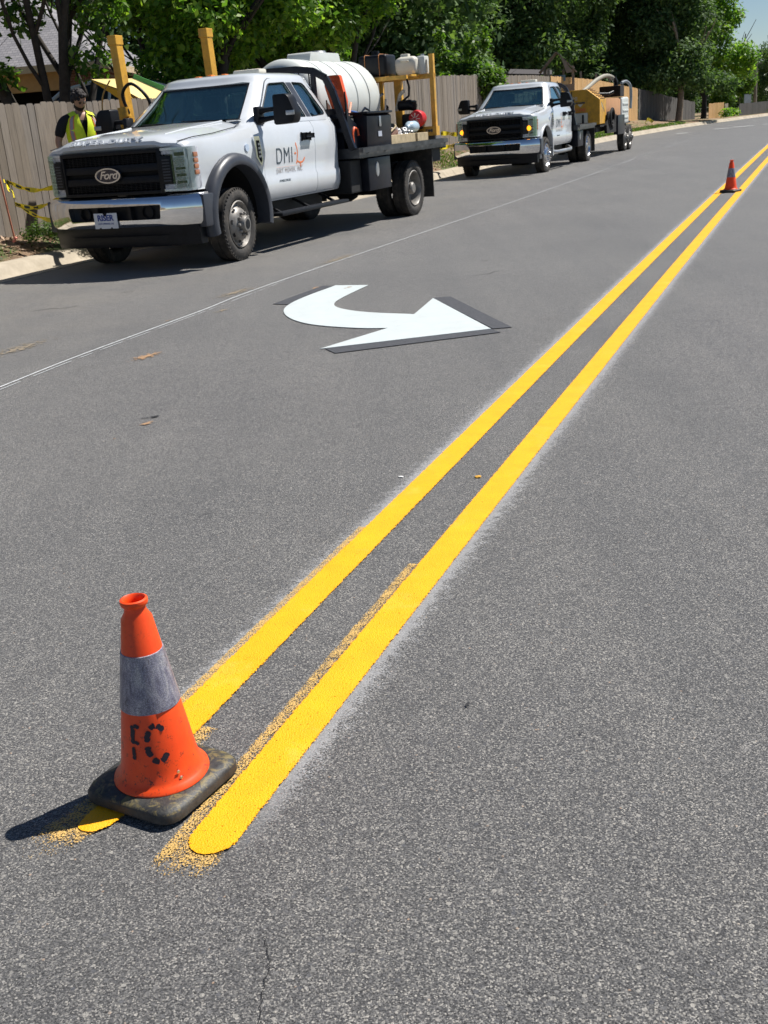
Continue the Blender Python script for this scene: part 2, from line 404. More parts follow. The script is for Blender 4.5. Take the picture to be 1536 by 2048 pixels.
M_YSTEEL = simple('yellow_painted_steel', (0.66, 0.35, 0.035), 0.45, var=0.14, scale=9, dirt=(0.22, 0.13, 0.05, 0.5))
M_YWOOD = simple('yellow_rack_steel', (0.72, 0.40, 0.06), 0.5, var=0.18, scale=14, dirt=(0.25, 0.15, 0.06, 0.4))
M_ORANGE = simple('orange_plastic', (0.82, 0.105, 0.02), 0.42, var=0.1, scale=9, dirt=(0.25, 0.08, 0.05, 0.5))
M_RED = simple('red_plastic', (0.55, 0.02, 0.02), 0.35, var=0.1)
M_BLUEPL = simple('blue_plastic', (0.02, 0.10, 0.35), 0.4, var=0.1)
M_WOODRAW = simple('raw_lumber', (0.46, 0.37, 0.23), 0.8, var=0.2, scale=12, bump=0.2)
M_PINKW = simple('pink_handle_wood', (0.60, 0.30, 0.20), 0.6, var=0.1)
M_BROWN = simple('rusty_board', (0.13, 0.06, 0.04), 0.8, var=0.3)
M_STEEL = simple('galvanised_steel', (0.45, 0.46, 0.47), 0.35, 0.8, var=0.2)
M_LBLUE = simple('pale_blue_plastic', (0.38, 0.50, 0.60), 0.35, var=0.15)
M_INKBLUE = simple('blue_ink', (0.02, 0.06, 0.30), 0.5, var=0.02)
M_INKDK = simple('slate_ink', (0.05, 0.075, 0.095), 0.5, var=0.02)
M_INKOR = simple('orange_ink', (0.75, 0.20, 0.06), 0.5, var=0.02)
M_INKGR = simple('grey_ink', (0.30, 0.25, 0.23), 0.5, var=0.02)
M_PLATE = simple('plate_white', (0.72, 0.75, 0.80), 0.35, var=0.03)
def emis(name, c, s):
    t = NT(name); t.col(c); t.b.inputs['Emission Color'].default_value = (*c, 1); t.b.inputs['Emission Strength'].default_value = s; return t.m
M_FLASH = emis('lit_amber_lamp', (1.0, 0.33, 0.012), 1.7)

# ------------------------------------------------------------------ the setting: road, kerb, ground
KX = np.array([-11.3, -9.2, -6.61, -4.92, -3.40, -1.63, 0.06, 1.75, 3.34, 5.42, 7.56, 9.8, 12.17, 14.9, 17.6, 20.2, 22.9, 25.7, 28.85, 34.5, 42.0, 62.0])
KY = np.array([-5.0, 0, 6, 10, 14, 18, 22, 26, 30, 35, 40, 45, 50, 55, 60, 64, 68, 72, 76, 82, 90, 110])
def kerb(y, off=0.0):
    """point at distance off outward (left) of the asphalt edge, at kerb station y"""
    x = np.interp(y, KY, KX); d = (np.interp(y + 1, KY, KX) - np.interp(y - 1, KY, KX)) / 2
    n = np.array([-1, d]) / math.hypot(1, d); return np.array([x, y]) + n * off
FOFF = lambda y: float(np.interp(y, [0, 18, 31, 64, 76, 86], [1.35, 1.35, 2.0, 3.5, 4.2, 4.6]))
ZB = lambda y: float(np.interp(y, [-5, 10, 14, 18, 22, 26, 30, 35, 40, 50, 60, 64, 68, 72, 76, 86, 110], [.3, .32, .34, .40, .46, .50, .54, .70, .68, .60, .55, .44, .22, .06, .02, .02, .02]))
ZT = lambda y: float(np.interp(y, [-5, 10, 14, 18, 22, 26, 30, 35, 40, 45, 50, 55, 60, 64, 68, 72, 76, 86], [2.05, 2.0, 1.95, 2.01, 2.16, 2.32, 2.48, 2.60, 2.67, 2.73, 2.72, 2.60, 2.32, 1.98, 1.56, 1.16, 1.0, .95]))
Sy = np.concatenate([np.arange(-5, 100, 1.0), [110]])

def sheet(name, rows, mats, kind='structure', smooth=60, close=False):
    n = len(rows[0]); mb = MB(); mb.loft(rows, closed=False, caps=False); o = mb.build(name, mats, None, smooth, fix=False)
    if o.data.polygons[0].normal.z < 0:
        o.data.flip_normals()
    if kind: o['kind'] = kind
    return o
road_rows = [[(*kerb(y, 0), 0.0), (*(kerb(y, 0) + np.array([4, -1.6])), 0.0), (*(kerb(y, 0) + np.array([16.5, -6.6])), 0.0)] for y in Sy]
sheet('road', road_rows, M_ASPH)

def kerb_rows(side):
    rows = []
    for y in Sy:
        if side > 0: P = lambda o: kerb(y, o)
        else:
            b = kerb(y, 0) + np.array([16.5, -6.6]); k = kerb(y, 1) - kerb(y, 0); P = lambda o: b - k * o
        rows.append([(*P(-0.004), -0.02), (*P(0.0), 0.006), (*P(0.33), -0.012), (*P(0.38), 0.03), (*P(0.42), 0.10), (*P(0.47), 0.125), (*P(0.63), 0.135), (*P(0.64), -0.05)])
    return rows
def mat_kerb():
    t = NT('kerb_concrete_jointed'); v = t.obj()
    c = t.ramp(t.noise(2.5, 7, 0.65), [(0.3, (0.27, 0.23, 0.17)), (0.7, (0.47, 0.41, 0.32))])
    sx = t.n('ShaderNodeSeparateXYZ'); t.l(v, sx.inputs[0])
    d = t.math('MULTIPLY_ADD', sx.outputs[1], 0.92, t.math('MULTIPLY', sx.outputs[0], 0.38))
    j = t.math('LESS_THAN', t.math('FRACT', t.math('MULTIPLY', d, 0.4)), 0.008)
    c = t.mix(j, c, (0.05, 0.045, 0.04)); t.col(c); t.set(Roughness=0.9); t.bump(t.noise(80, 4), 0.35, 0.01); return t.m
M_KERB = mat_kerb()
for s in (1, -1): sheet('kerb', kerb_rows(s), M_KERB)

def mat_soil():
    t = NT('verge_soil'); v = t.obj()
    mulch = t.ramp(t.noise(14, 8, 0.75, v, 0.6), [(0.25, (0.05, 0.032, 0.02)), (0.45, (0.22, 0.14, 0.085)), (0.62, (0.40, 0.28, 0.18)), (0.8, (0.52, 0.43, 0.32))])
    grass = t.ramp(t.noise(40, 5, 0.7, v), [(0.3, (0.035, 0.06, 0.015)), (0.7, (0.13, 0.19, 0.05))])
    g = t.ramp(t.noise(0.9, 5, 0.6, v), [(0.50, (0,) * 3), (0.60, (1,) * 3)])
    t.col(t.mix(g, mulch, grass)); t.set(Roughness=0.95); t.bump(t.noise(30, 8, 0.75, v), 0.9, 0.05); return t.m
M_SOIL = mat_soil()
def bank(y):
    fo = FOFF(y); r = []
    for o, z in ((0.62, 0.10), (0.75, 0.15), (0.63 + (fo - 0.63) * 0.5, 0.15 + (ZB(y) - 0.15) * 0.45), (fo + 0.1, ZB(y)), (fo + 2.5, ZB(y) + (0.1 if y < 60 else 0)), (fo + 5.5, (max(0.6, ZB(y)) + 0.3) if y < 60 else ZB(y)), (fo + 12, 1.0 if y < 60 else -.1), (fo + 60, 1.0 if y < 60 else -.1)):
        p = kerb(y, o); r.append((p[0], p[1], z + 0.02 * math.sin(y * 3.1 + o * 5)))
    return r
sheet('verge', [bank(y) for y in Sy], M_SOIL)
def bank2(y):
    b = kerb(y, 0) + np.array([16.5, -6.6]); k = kerb(y, 1) - kerb(y, 0)
    return [(*(b - k * o), z) for o, z in ((0.62, 0.11), (0.8, 0.15), (3, 0.2), (40, 0.6))]
M_GRASSG = simple('lawn', (0.09, 0.105, 0.05), 0.95, var=0.5, scale=5, bump=0.6, bscale=50)
sheet('lawn', [bank2(y) for y in Sy], M_GRASSG)
sheet('ground', [[(-700, -300, -0.75), (700, -300, -0.75)], [(-700, 1200, -0.75), (700, 1200, -0.75)]], M_GRASSG)

# ------------------------------------------------------------------ road markings
def strip(center, width, z, mats, name, parent=None, off=0.0, v0=0.0, v1=1.0, halfend=False):
    """ribbon along a 2D polyline with UV (u metres along / v across)"""
    C = [np.array(c[:2]) for c in center]; vs = []; uv = []; s = 0.0
    for i, p in enumerate(C):
        d = C[min(i + 1, len(C) - 1)] - C[max(i - 1, 0)]; d = d / np.linalg.norm(d); n = np.array([-d[1], d[0]])
        if i: s += np.linalg.norm(C[i] - C[i - 1])
        w0, w1 = (off - width / 2, off + width / 2)
        if halfend and s < 0.06:
            k = math.sqrt(max(0.03, 1 - (1 - s / 0.06) ** 2)); m = (w0 + w1) / 2; w0, w1 = m - width / 2 * k, m + width / 2 * k
        vs += [(*(p + n * w0), z), (*(p + n * w1), z)]; uv += [(s, v0), (s, v1)]
    fs = [(2 * i, 2 * i + 1, 2 * i + 3, 2 * i + 2) for i in range(len(C) - 1)]
    me = bpy.data.meshes.new(name); me.from_pydata(vs, [], fs); L = me.uv_layers.new(name='UVMap')
    for lp in me.loops: L.data[lp.index].uv = uv[lp.vertex_index]
    me.update()
    if me.polygons[0].normal.z < 0: me.flip_normals()
    return link(name, me, mats, parent, 0)
def refine(c, m=0.15):
    out = catmull(c, 120); res = [out[0]]
    for p in out[1:]:
        if np.linalg.norm(p - res[-1]) > (0.006 if len(res) < 18 else m): res.append(p)
    return res
y1c = [(-0.595, 2.19), (-0.264, 3.0), (0.146, 4.0), (0.967, 6.0), (2.206, 9.0), (3.867, 13.0), (5.954, 18.0), (8.469, 24.0), (10.988, 30.0), (13.6, 36.1), (17.5, 44.5), (23.3, 55.5), (30.8, 67.0)]
y2c = [(-0.425, 1.81), (-0.225, 2.3), (0.062, 3.0), (0.473, 4.0), (1.296, 6.0), (2.536, 9.0), (4.199, 13.0), (6.291, 18.0), (8.805, 24.0), (11.33, 30.0), (13.95, 36.0), (17.9, 44.3), (23.7, 55.2), (31.2, 66.7)]
y1r, y2r = refine(y1c), refine(y2c)
def wid(): pass
l1 = thing('yellow_line', 'freshly painted left yellow centre line, starting behind the near cone', 'road marking', (0, 0, 0), 0, 'double yellow centre lines')
l2 = thing('yellow_line', 'freshly painted right yellow centre line with a rounded near end', 'road marking', (0, 0, 0), 0, 'double yellow centre lines')
strip(y1r, 0.116, 0.0062, M_YEL, 'paint_stripe', l1)
strip(y2r, 0.116, 0.0062, M_YEL, 'paint_stripe', l2, halfend=True)
strip(y1r, 0.082, 0.0022, M_BEAD, 'bead_dust', l1, off=0.092, v0=1.0, v1=0.0)
strip(y2r, 0.082, 0.0022, M_BEAD, 'bead_dust', l2, off=-0.092, v0=0.0, v1=1.0)
gh = [np.array(p) for p in y2r[:60] if p[1] < 3.3]
g0 = gh[0] + (gh[0] - gh[3]) / np.linalg.norm(gh[0] - gh[3]) * 0.11
strip([g0] + gh, 0.034, 0.0046, M_YELOLD, 'old_paint_edge', l2, off=0.072)
strip([g0 + np.array([-.0, -.0]), g0 * 0.4 + gh[0] * 0.6, gh[5]], 0.12, 0.0034, M_YELOLD, 'old_paint_edge', l2, off=0.012)
strip([y1r[0], y1r[20], y1r[26]], 0.03, 0.0046, M_YELOLD, 'old_paint_edge', l1, off=0.066)
stub = thing('yellow_paint_patch', 'short yellow paint stub under the near cone and its shadow', 'road marking', (0, 0, 0))
strip(catmull([(-0.70, 1.925), (-0.665, 1.955), (-0.60, 2.05)], 10), 0.085, 0.0062, M_YEL, 'paint_stripe', stub, halfend=True)
strip([(-0.80, 1.845), (-0.76, 1.88), (-0.60, 2.10), (-0.50, 2.32)], 0.115, 0.0034, M_YELOLD, 'thin_paint', stub)

arrow_curve_in = catmull([(0.014, 9.788), (-0.215, 9.16), (-0.278, 8.842), (-0.218, 8.582), (-0.016, 8.311), (0.34, 8.047)], 6)
arrow_curve_out = catmull([(0.125, 7.556), (-0.10, 7.66), (-0.415, 7.93), (-0.60, 8.27), (-0.684, 8.666), (-0.655, 9.02), (-0.52, 9.42), (-0.283, 9.926)], 6)
pts = [tuple(p) for p in arrow_curve_in] + [(0.533, 8.749), (0.822, 7.231), (-0.338, 6.99)] + [tuple(p) for p in arrow_curve_out]
arr = thing('turn_arrow', 'white left turn arrow with black edging laid on the asphalt', 'road marking', (0, 0, 0))
def flat(name, pts, z, mats, parent, h=0.003):
    mb = MB(); mb.prism(pts, 'z', z, z + h); return mb.build(name, mats, parent, 30)
flat('arrow_face', pts, 0.004, M_WHITE_ROAD, arr)
for q in ([(-0.80, 9.10), (-0.62, 8.98), (-0.55, 9.40), (-0.30, 9.92), (-0.41, 9.97)], [(0.533, 8.765), (0.675, 8.775), (0.965, 7.235), (0.835, 7.235)],
          [(-0.305, 6.985), (-0.235, 6.81), (0.87, 7.09), (0.826, 7.222)]):
    flat('black_border', q, 0.003, M_BLACK_ROAD, arr)
M_SEAM = simple('white_guide_paint', (0.50, 0.52, 0.53), 0.8, var=0.25, scale=20)
def mat_seam2():
    t = NT('worn_guide_paint'); t.col((0.42, 0.44, 0.45)); t.set(Roughness=0.8)
    t.alpha(t.math('GREATER_THAN', t.noise(6, 5, 0.7), 0.47)); return t.m
gl = thing('guide_line', 'thin white double guide line along the parking lane', 'road marking', (0, 0, 0))
seam = [(-2.70, 5.45), (-2.326, 6.568), (-2.03, 7.45), (-1.412, 9.027), (-0.80, 10.65), (1.977, 16.973), (5.437, 25.041), (9.5, 34.8), (13.967, 44.902)]
strip(catmull(seam[:7], 10), 0.016, 0.004, M_SEAM, 'line', gl)
def mat_seamfar():
    t = NT('faded_guide_paint'); t.col((0.34, 0.35, 0.355)); t.set(Roughness=0.8)
    t.alpha(t.ramp(t.noise(0.35, 4, 0.6), [(0.38, (0.25,) * 3), (0.6, (0.9,) * 3)])); return t.m
strip(catmull(seam[6:], 10), 0.03, 0.004, mat_seamfar(), 'far_line', gl)
strip(catmull([(a + 0.028, b - 0.075) for a, b in seam[:5]], 10), 0.011, 0.004, mat_seam2(), 'second_line', gl)

# clay crumbs, tar marks, small stones on the road
def mat_blot(name, c, thr):
    t = NT(name); v = t.obj(); t.col(t.ramp(t.noise(60, 4, 0.6, v), [(0.3, tuple(x * .7 for x in c)), (0.7, c)])); t.set(Roughness=0.9)
    uv = t.n('ShaderNodeUVMap'); su = t.n('ShaderNodeVectorMath', operation='LENGTH'); t.l(uv.outputs[0], su.inputs[0])
    k = t.math('ADD', t.noise(26, 5, 0.75, v), t.math('MULTIPLY', su.outputs['Value'], -0.33)); t.alpha(t.math('GREATER_THAN', k, thr)); return t.m
M_CLAY = mat_blot('orange_clay', (0.40, 0.25, 0.14), 0.40); M_CLAY2 = mat_blot('pale_clay_dust', (0.27, 0.225, 0.165), 0.44); M_TAR = mat_blot('dark_tar', (0.032, 0.033, 0.036), 0.40)
def blot(x, y, rx, ry, ang, mat, name, label, cat, z=0.004):
    vs = []; uv = []; c, s = math.cos(ang), math.sin(ang)
    vs.append((x, y, z)); uv.append((0, 0))
    for i in range(20):
        a = 2 * math.pi * i / 20; p, q = rx * math.cos(a), ry * math.sin(a); vs.append((x + p * c - q * s, y + p * s + q * c, z)); uv.append((math.cos(a), math.sin(a)))
    me = bpy.data.meshes.new(name); me.from_pydata(vs, [], [(0, i + 1, (i + 1) % 20 + 1) for i in range(20)]); L = me.uv_layers.new(name='UVMap')
    for lp in me.loops: L.data[lp.index].uv = uv[lp.vertex_index]
    o = link(name, me, mat, None, 0); tag(o, label, cat)
    return o
A22 = R(66)
for (x, y, rx, ry, an, m, lb) in [
    (-1.53, 7.20, .27, .12, R(60), M_CLAY, 'long smear of orange clay between the guide line and the near cone'),
    (-1.19, 5.37, .07, .05, R(50), M_CLAY, 'small crumb of orange clay nearest the camera'),
    (-1.30, 5.11, .03, .016, R(40), M_CLAY, 'tiny orange clay speck beside the small crumb'),
    (-1.22, 8.96, .24, .08, R(70), M_CLAY2, 'pale clay crumbs lying on the guide line'),
    (-1.62, 8.66, .09, .02, R(70), M_CLAY, 'orange clay crumb on the kerb side of the guide line'),
    (-0.47, 9.86, .05, .16, R(-30), M_CLAY, 'orange clay on the black edging at the arrow tail'),
    (-0.17, 9.72, .05, .10, R(-30), M_CLAY, 'faint orange clay smear on the white arrow tail'),
    (-1.2, 10.0, .8, .2, R(66), M_CLAY2, 'pale clay tyre track left of the arrow'),
    (-2.6, 7.9, .8, .26, R(66), M_CLAY2, 'pale dusty streak at the left edge of the lane'),
    (-0.3, 12.0, 1.0, .2, R(66), M_CLAY2, 'pale dusty streak beside the truck shadow')]:
    z = 0.0085 if 'arrow tail' in lb else 0.0052
    blot(x, y, rx, ry, an, m, 'clay_patch', lb, 'clay patch', z)
for i, (x, y, rx, ry, an, lb) in enumerate([
    (0.17, 2.32, .05, .012, R(70), 'faint dark tar streak right of the yellow lines'),
    (0.42, 2.15, .014, .010, 0, 'dark tar dot at the lower right'),
    (0.89, 2.40, .012, .009, 1, 'dark tar dot near the right edge of the view'),
    (-1.18, 5.50, .10, .03, R(10), 'dark tar smudge above the small clay crumb'),
    (-2.35, 10.6, .12, .02, R(20), 'short dark scuff by the truck shadow'),
    (1.2, 10.9, .10, .015, R(10), 'thin dark crack mark beyond the arrow')]):
    blot(x, y, rx, ry, an, M_TAR, 'tar_mark', lb, 'tar mark', 0.0052)
for i, (pts_, lb) in enumerate([([(-.285, 1.25), (-.272, 1.36), (-.268, 1.44), (-.262, 1.50), (-.275, 1.56)], 'thin dark crack running up from the bottom edge of the road view'),
    ([(1.0, 9.9), (1.12, 9.94), (1.2, 10.05), (1.28, 10.07)], 'short forked crack in the asphalt left of the distant yellow lines'), ([(-3.05, 9.8), (-2.9, 9.86), (-2.75, 9.84), (-2.66, 9.92)], 'short crack in the parking lane near the left edge')]):
    rc = random.Random(i); P = [(a + rc.uniform(-.004, .004), b + rc.uniform(-.004, .004)) for a, b in [tuple(p) for p in catmull(pts_, 7)]]
    o = strip(P, [.0015, .009, .010][i], .0026, simple('crack_black', (.012, .012, .013), .9), 'crack'); tag(o, lb, 'crack')
def chip(x, y, r, m, lb):
    bm = bmesh.new(); bmesh.ops.create_icosphere(bm, subdivisions=1, radius=r)
    for v in bm.verts: v.co = Vector((v.co.x * 1.3, v.co.y, v.co.z * .45)) * random.uniform(.8, 1.2)
    mb = MB(); mb.bm(bm); o = mb.build('paint_chip', m, None, 0, loc=(x, y, r * .3)); tag(o, lb, 'debris')
chip(0.39, 4.09, 0.014, M_YSTEEL, 'small yellow chip lying between the yellow lines')
chip(0.08, 4.17, 0.009, simple('white_chip', (0.75, 0.75, 0.73), 0.6), 'small white chip left of the yellow lines')

# far crossing bars
M_XW = simple('worn_white_bars', (0.42, 0.43, 0.43), 0.7, var=0.3, scale=4)
for i, (x, y, L) in enumerate([(14.4, 49.6, .5), (17.0, 52.2, .7), (18.3, 53.0, .9), (20.1, 53.9, 1.1), (22.0, 54.6, 1.0), (26.2, 66.8, 1.6)]):
    mb = MB(); mb.box(-L / 2, L / 2, -0.28, 0.28, 0.004, 0.007); o = mb.build('crossing_bar', M_XW, None, 0, loc=(x, y, 0)); o.rotation_euler.z = R(-8)
    tag(o, ['faintest worn white bar, leftmost of the far crossing', 'second worn white bar from the left of the far crossing', 'third worn white bar of the far crossing',
            'fourth worn white bar of the far crossing', 'rightmost worn white bar of the far crossing', 'white bar farthest up the road near its crest'][i], 'road marking', 'white crossing bars far up the road')

# ------------------------------------------------------------------ cones
def cone_mats():
    t = NT('orange_cone_pvc'); v = t.obj()
    cc = t.ramp(t.noise(12, 6, 0.7), [(0.3, (0.80, 0.058, 0.006)), (0.7, (0.95, 0.094, 0.012))])
    scr = t.ramp(t.noise(55, 8, 0.8, v), [(0.565, (0,) * 3), (0.62, (1,) * 3)])
    mp = t.n('ShaderNodeMapping'); mp.inputs['Scale'].default_value = (1, 1, 0.18); t.l(v, mp.inputs[0])
    st = t.ramp(t.noise(70, 6, 0.8, mp.outputs[0]), [(0.60, (0,) * 3), (0.72, (0.8,) * 3)])
    sx = t.n('ShaderNodeSeparateXYZ'); t.l(v, sx.inputs[0]); low = t.ramp(sx.outputs[2], [(0.05, (0.95,) * 3), (0.26, (0.22,) * 3)])
    cc = t.mix(t.math('MULTIPLY', t.math('MAXIMUM', scr, st), low), cc, (0.045, 0.02, 0.018))
    t.col(cc); t.set(Roughness=0.42); t.b.inputs['Subsurface Weight'].default_value = 0.12; t.b.inputs['Subsurface Radius'].default_value = (0.03, 0.006, 0.002)
    t.bump(t.noise(90, 4), 0.08, 0.002)
    u = NT('worn_reflective_sleeve'); v = u.obj()
    mp = u.n('ShaderNodeMapping'); mp.inputs['Scale'].default_value = (1, 1, 0.35); u.l(v, mp.inputs[0])
    base = u.ramp(u.noise(26, 7, 0.8, mp.outputs[0], 1.4), [(0.36, (0.16, 0.16, 0.24)), (0.5, (0.33, 0.335, 0.42)), (0.70, (0.60, 0.60, 0.62))])
    wv = u.ramp(u.vor(420, v, 'Distance'), [(0.2, (1.15,) * 3), (0.6, (0.6,) * 3)])
    base = u.mix(1.0, base, wv, 'MULTIPLY')
    scr = u.ramp(u.noise(48, 8, 0.8, mp.outputs[0]), [(0.565, (0,) * 3), (0.63, (.85,) * 3)])
    base = u.mix(scr, base, (0.05, 0.05, 0.06)); u.col(base); u.set(Roughness=0.38, Metallic=0.25); u.bump(u.vor(420, v, 'Distance'), 0.25, 0.001)
    b = NT('black_rubber_base'); v = b.obj()
    c = b.ramp(b.noise(22, 7, 0.75, v), [(0.35, (0.016, 0.016, 0.017)), (0.7, (0.062, 0.062, 0.058))])
    yl = b.ramp(b.noise(30, 5, 0.7, v, 1.2), [(0.50, (0,) * 3), (0.60, (1,) * 3)])
    ge = b.n('ShaderNodeNewGeometry'); sg = b.n('ShaderNodeSeparateXYZ'); b.l(ge.outputs['Normal'], sg.inputs[0])
    yl = b.math('MULTIPLY', yl, b.math('MULTIPLY', b.math('GREATER_THAN', sg.outputs[2], 0.5), 0.38)); b.col(b.mix(yl, c, (0.36, 0.28, 0.09))); b.set(Roughness=0.55); b.bump(b.noise(60, 5, 0.7), 0.5, 0.004)
    return t.m, u.m, b.m
M_CONE, M_SLEEVE, M_CBASE = cone_mats()
M_STENCIL = simple('black_stencil', (0.015, 0.012, 0.03), 0.6, var=0.2)
def cone(loc, rot, label, letters, basez=0.0):
    t = thing('traffic_cone', label, 'traffic cone', (loc[0], loc[1], 0.0066), rot, 'orange traffic cones on the yellow lines')
    mb = MB(); s = 0.130
    pl = roundpoly([(-s, -s), (s, -s), (s, s), (-s, s)], 0.05, 5)
    rings = [[(x * k, y * k, z) for x, y in pl] for k, z in ((0.93, 0.0), (1.0, 0.006), (1.0, 0.022), (0.955, 0.032), (0.80, 0.036), (0.3, 0.038))]
    mb.loft(rings, True, True); mb.build('base', M_CBASE, t, 50)
    zf = lambda r: 0
    prof = [(0.106, 0.0375), (0.105, 0.042), (0.096, 0.048), (0.0895, 0.058), (0.0835, 0.085), (0.0330, 0.418), (0.0235, 0.434), (0.0225, 0.446), (0.0285, 0.449), (0.0300, 0.455), (0.0292, 0.461), (0.0250, 0.463), (0.0212, 0.459), (0.0200, 0.445), (0.029, 0.40), (0.077, 0.085)]
    mb = MB(); mb.lathe(prof, 'z', n=56); mb.build('cone_body', M_CONE, t, 50)
    rad = lambda z: 0.0835 + (0.0330 - 0.0835) * (z - 0.085) / 0.333
    z0, z1 = 0.215, 0.345
    mb = MB(); mb.lathe([(rad(z0) - 0.0005, z0), (rad(z0) + 0.0022, z0 + 0.001), (rad(z1) + 0.0022, z1 - 0.001), (rad(z1) - 0.0005, z1)], 'z', n=56); mb.build('reflective_collar', M_SLEEVE, t, 50)
    if letters:
        # worn stencil letters wrapped round the body: F C
        def quad(mb, a0, zA, a1, zB, wd=0.0115):
            n = 6; P = []
            L = math.hypot((a1 - a0) * rad((zA + zB) / 2), zB - zA); da, dz = (a1 - a0), (zB - zA)
            nx, nz = -dz / L * wd / 2, (da * rad((zA + zB) / 2)) / L * wd / 2
            top = []; bot = []
            for i in range(n + 1):
                f = i / n; a = a0 + da * f; z = zA + dz * f
                j = random.uniform(.90, 1.12)
                for sgn, lst in ((1, top), (-1, bot)):
                    zz = z + nz * sgn * j; aa = a + nx * sgn * j / rad(zz); r = rad(zz) + 0.0012; lst.append((r * math.cos(aa), r * math.sin(aa), zz))
            mb.add(top + bot, [(i, i + 1, n + 2 + i, n + 1 + i) for i in range(n)])
        mb = MB(); A = letters + 0.27; rl = random.Random(8)
        def stroke(P, wd=0.0125):
            P = [np.array(p, float) for p in catmull(P, 5)]; top, bot = [], []
            for i, p in enumerate(P):
                d = P[min(i + 1, len(P) - 1)] - P[max(i - 1, 0)]; d = np.array([d[0] * rad(p[1]), d[1]]); d /= np.linalg.norm(d); e = 0.45 if i in (0, len(P) - 1) else 1.0
                for sg, lst in ((1, top), (-1, bot)):
                    k = wd / 2 * e * rl.uniform(.70, 1.12); zz = p[1] + d[0] * sg * k; aa = p[0] - d[1] * sg * k / rad(p[1]); r = rad(zz) + 0.0012; lst.append((r * math.cos(aa), r * math.sin(aa), zz))
            n = len(P); mb.add(top + bot, [(i, i + 1, n + i + 1, n + i) for i in range(n - 1)])
        f0 = A - 0.52
        stroke([(f0, .192), (f0 + .005, .172), (f0 + .01, .150)]); stroke([(f0 + .015, .143), (f0 + .02, .126), (f0 + .03, .114)], .010)
        stroke([(f0 + .05, .192), (f0 + .16, .191), (f0 + .24, .188)], .010); stroke([(f0 + .07, .155), (f0 + .15, .153), (f0 + .20, .150)], .009)
        c0 = A + 0.22; C = lambda q: (c0 + 0.29 * math.cos(R(q)), 0.150 + 0.041 * math.sin(R(q)))
        for q0, q1 in ((38, 78), (88, 122), (132, 172), (186, 222), (234, 268), (278, 322)): stroke([C(q0), C((q0 + q1) / 2), C(q1)], .0135)
        mb.build('stencil_letters', M_STENCIL, t, 0, fix=False)
        mb = MB()
        for a in (A + .62, A + .66): 
            r = rad(0.075 if a < A + .64 else 0.06) + .004; z = 0.075 if a < A + .64 else 0.060
            mb.lathe([(0.0, 0.0005), (0.0035, 0.0005), (0.004, -0.001)], 'z', n=10, M=frame((r * math.cos(a), r * math.sin(a), z), (-math.sin(a), math.cos(a), 0), (0, 0, 1)))
        mb.build('rivet', M_STEEL, t, 0)
    return t
cone((-0.542, 2.068), R(-31), 'weathered orange traffic cone in the foreground marked with worn black letters', R(-90 + 31 - 14))
cone((5.66, 16.85), R(-48), 'small distant orange traffic cone standing on the yellow lines', None)

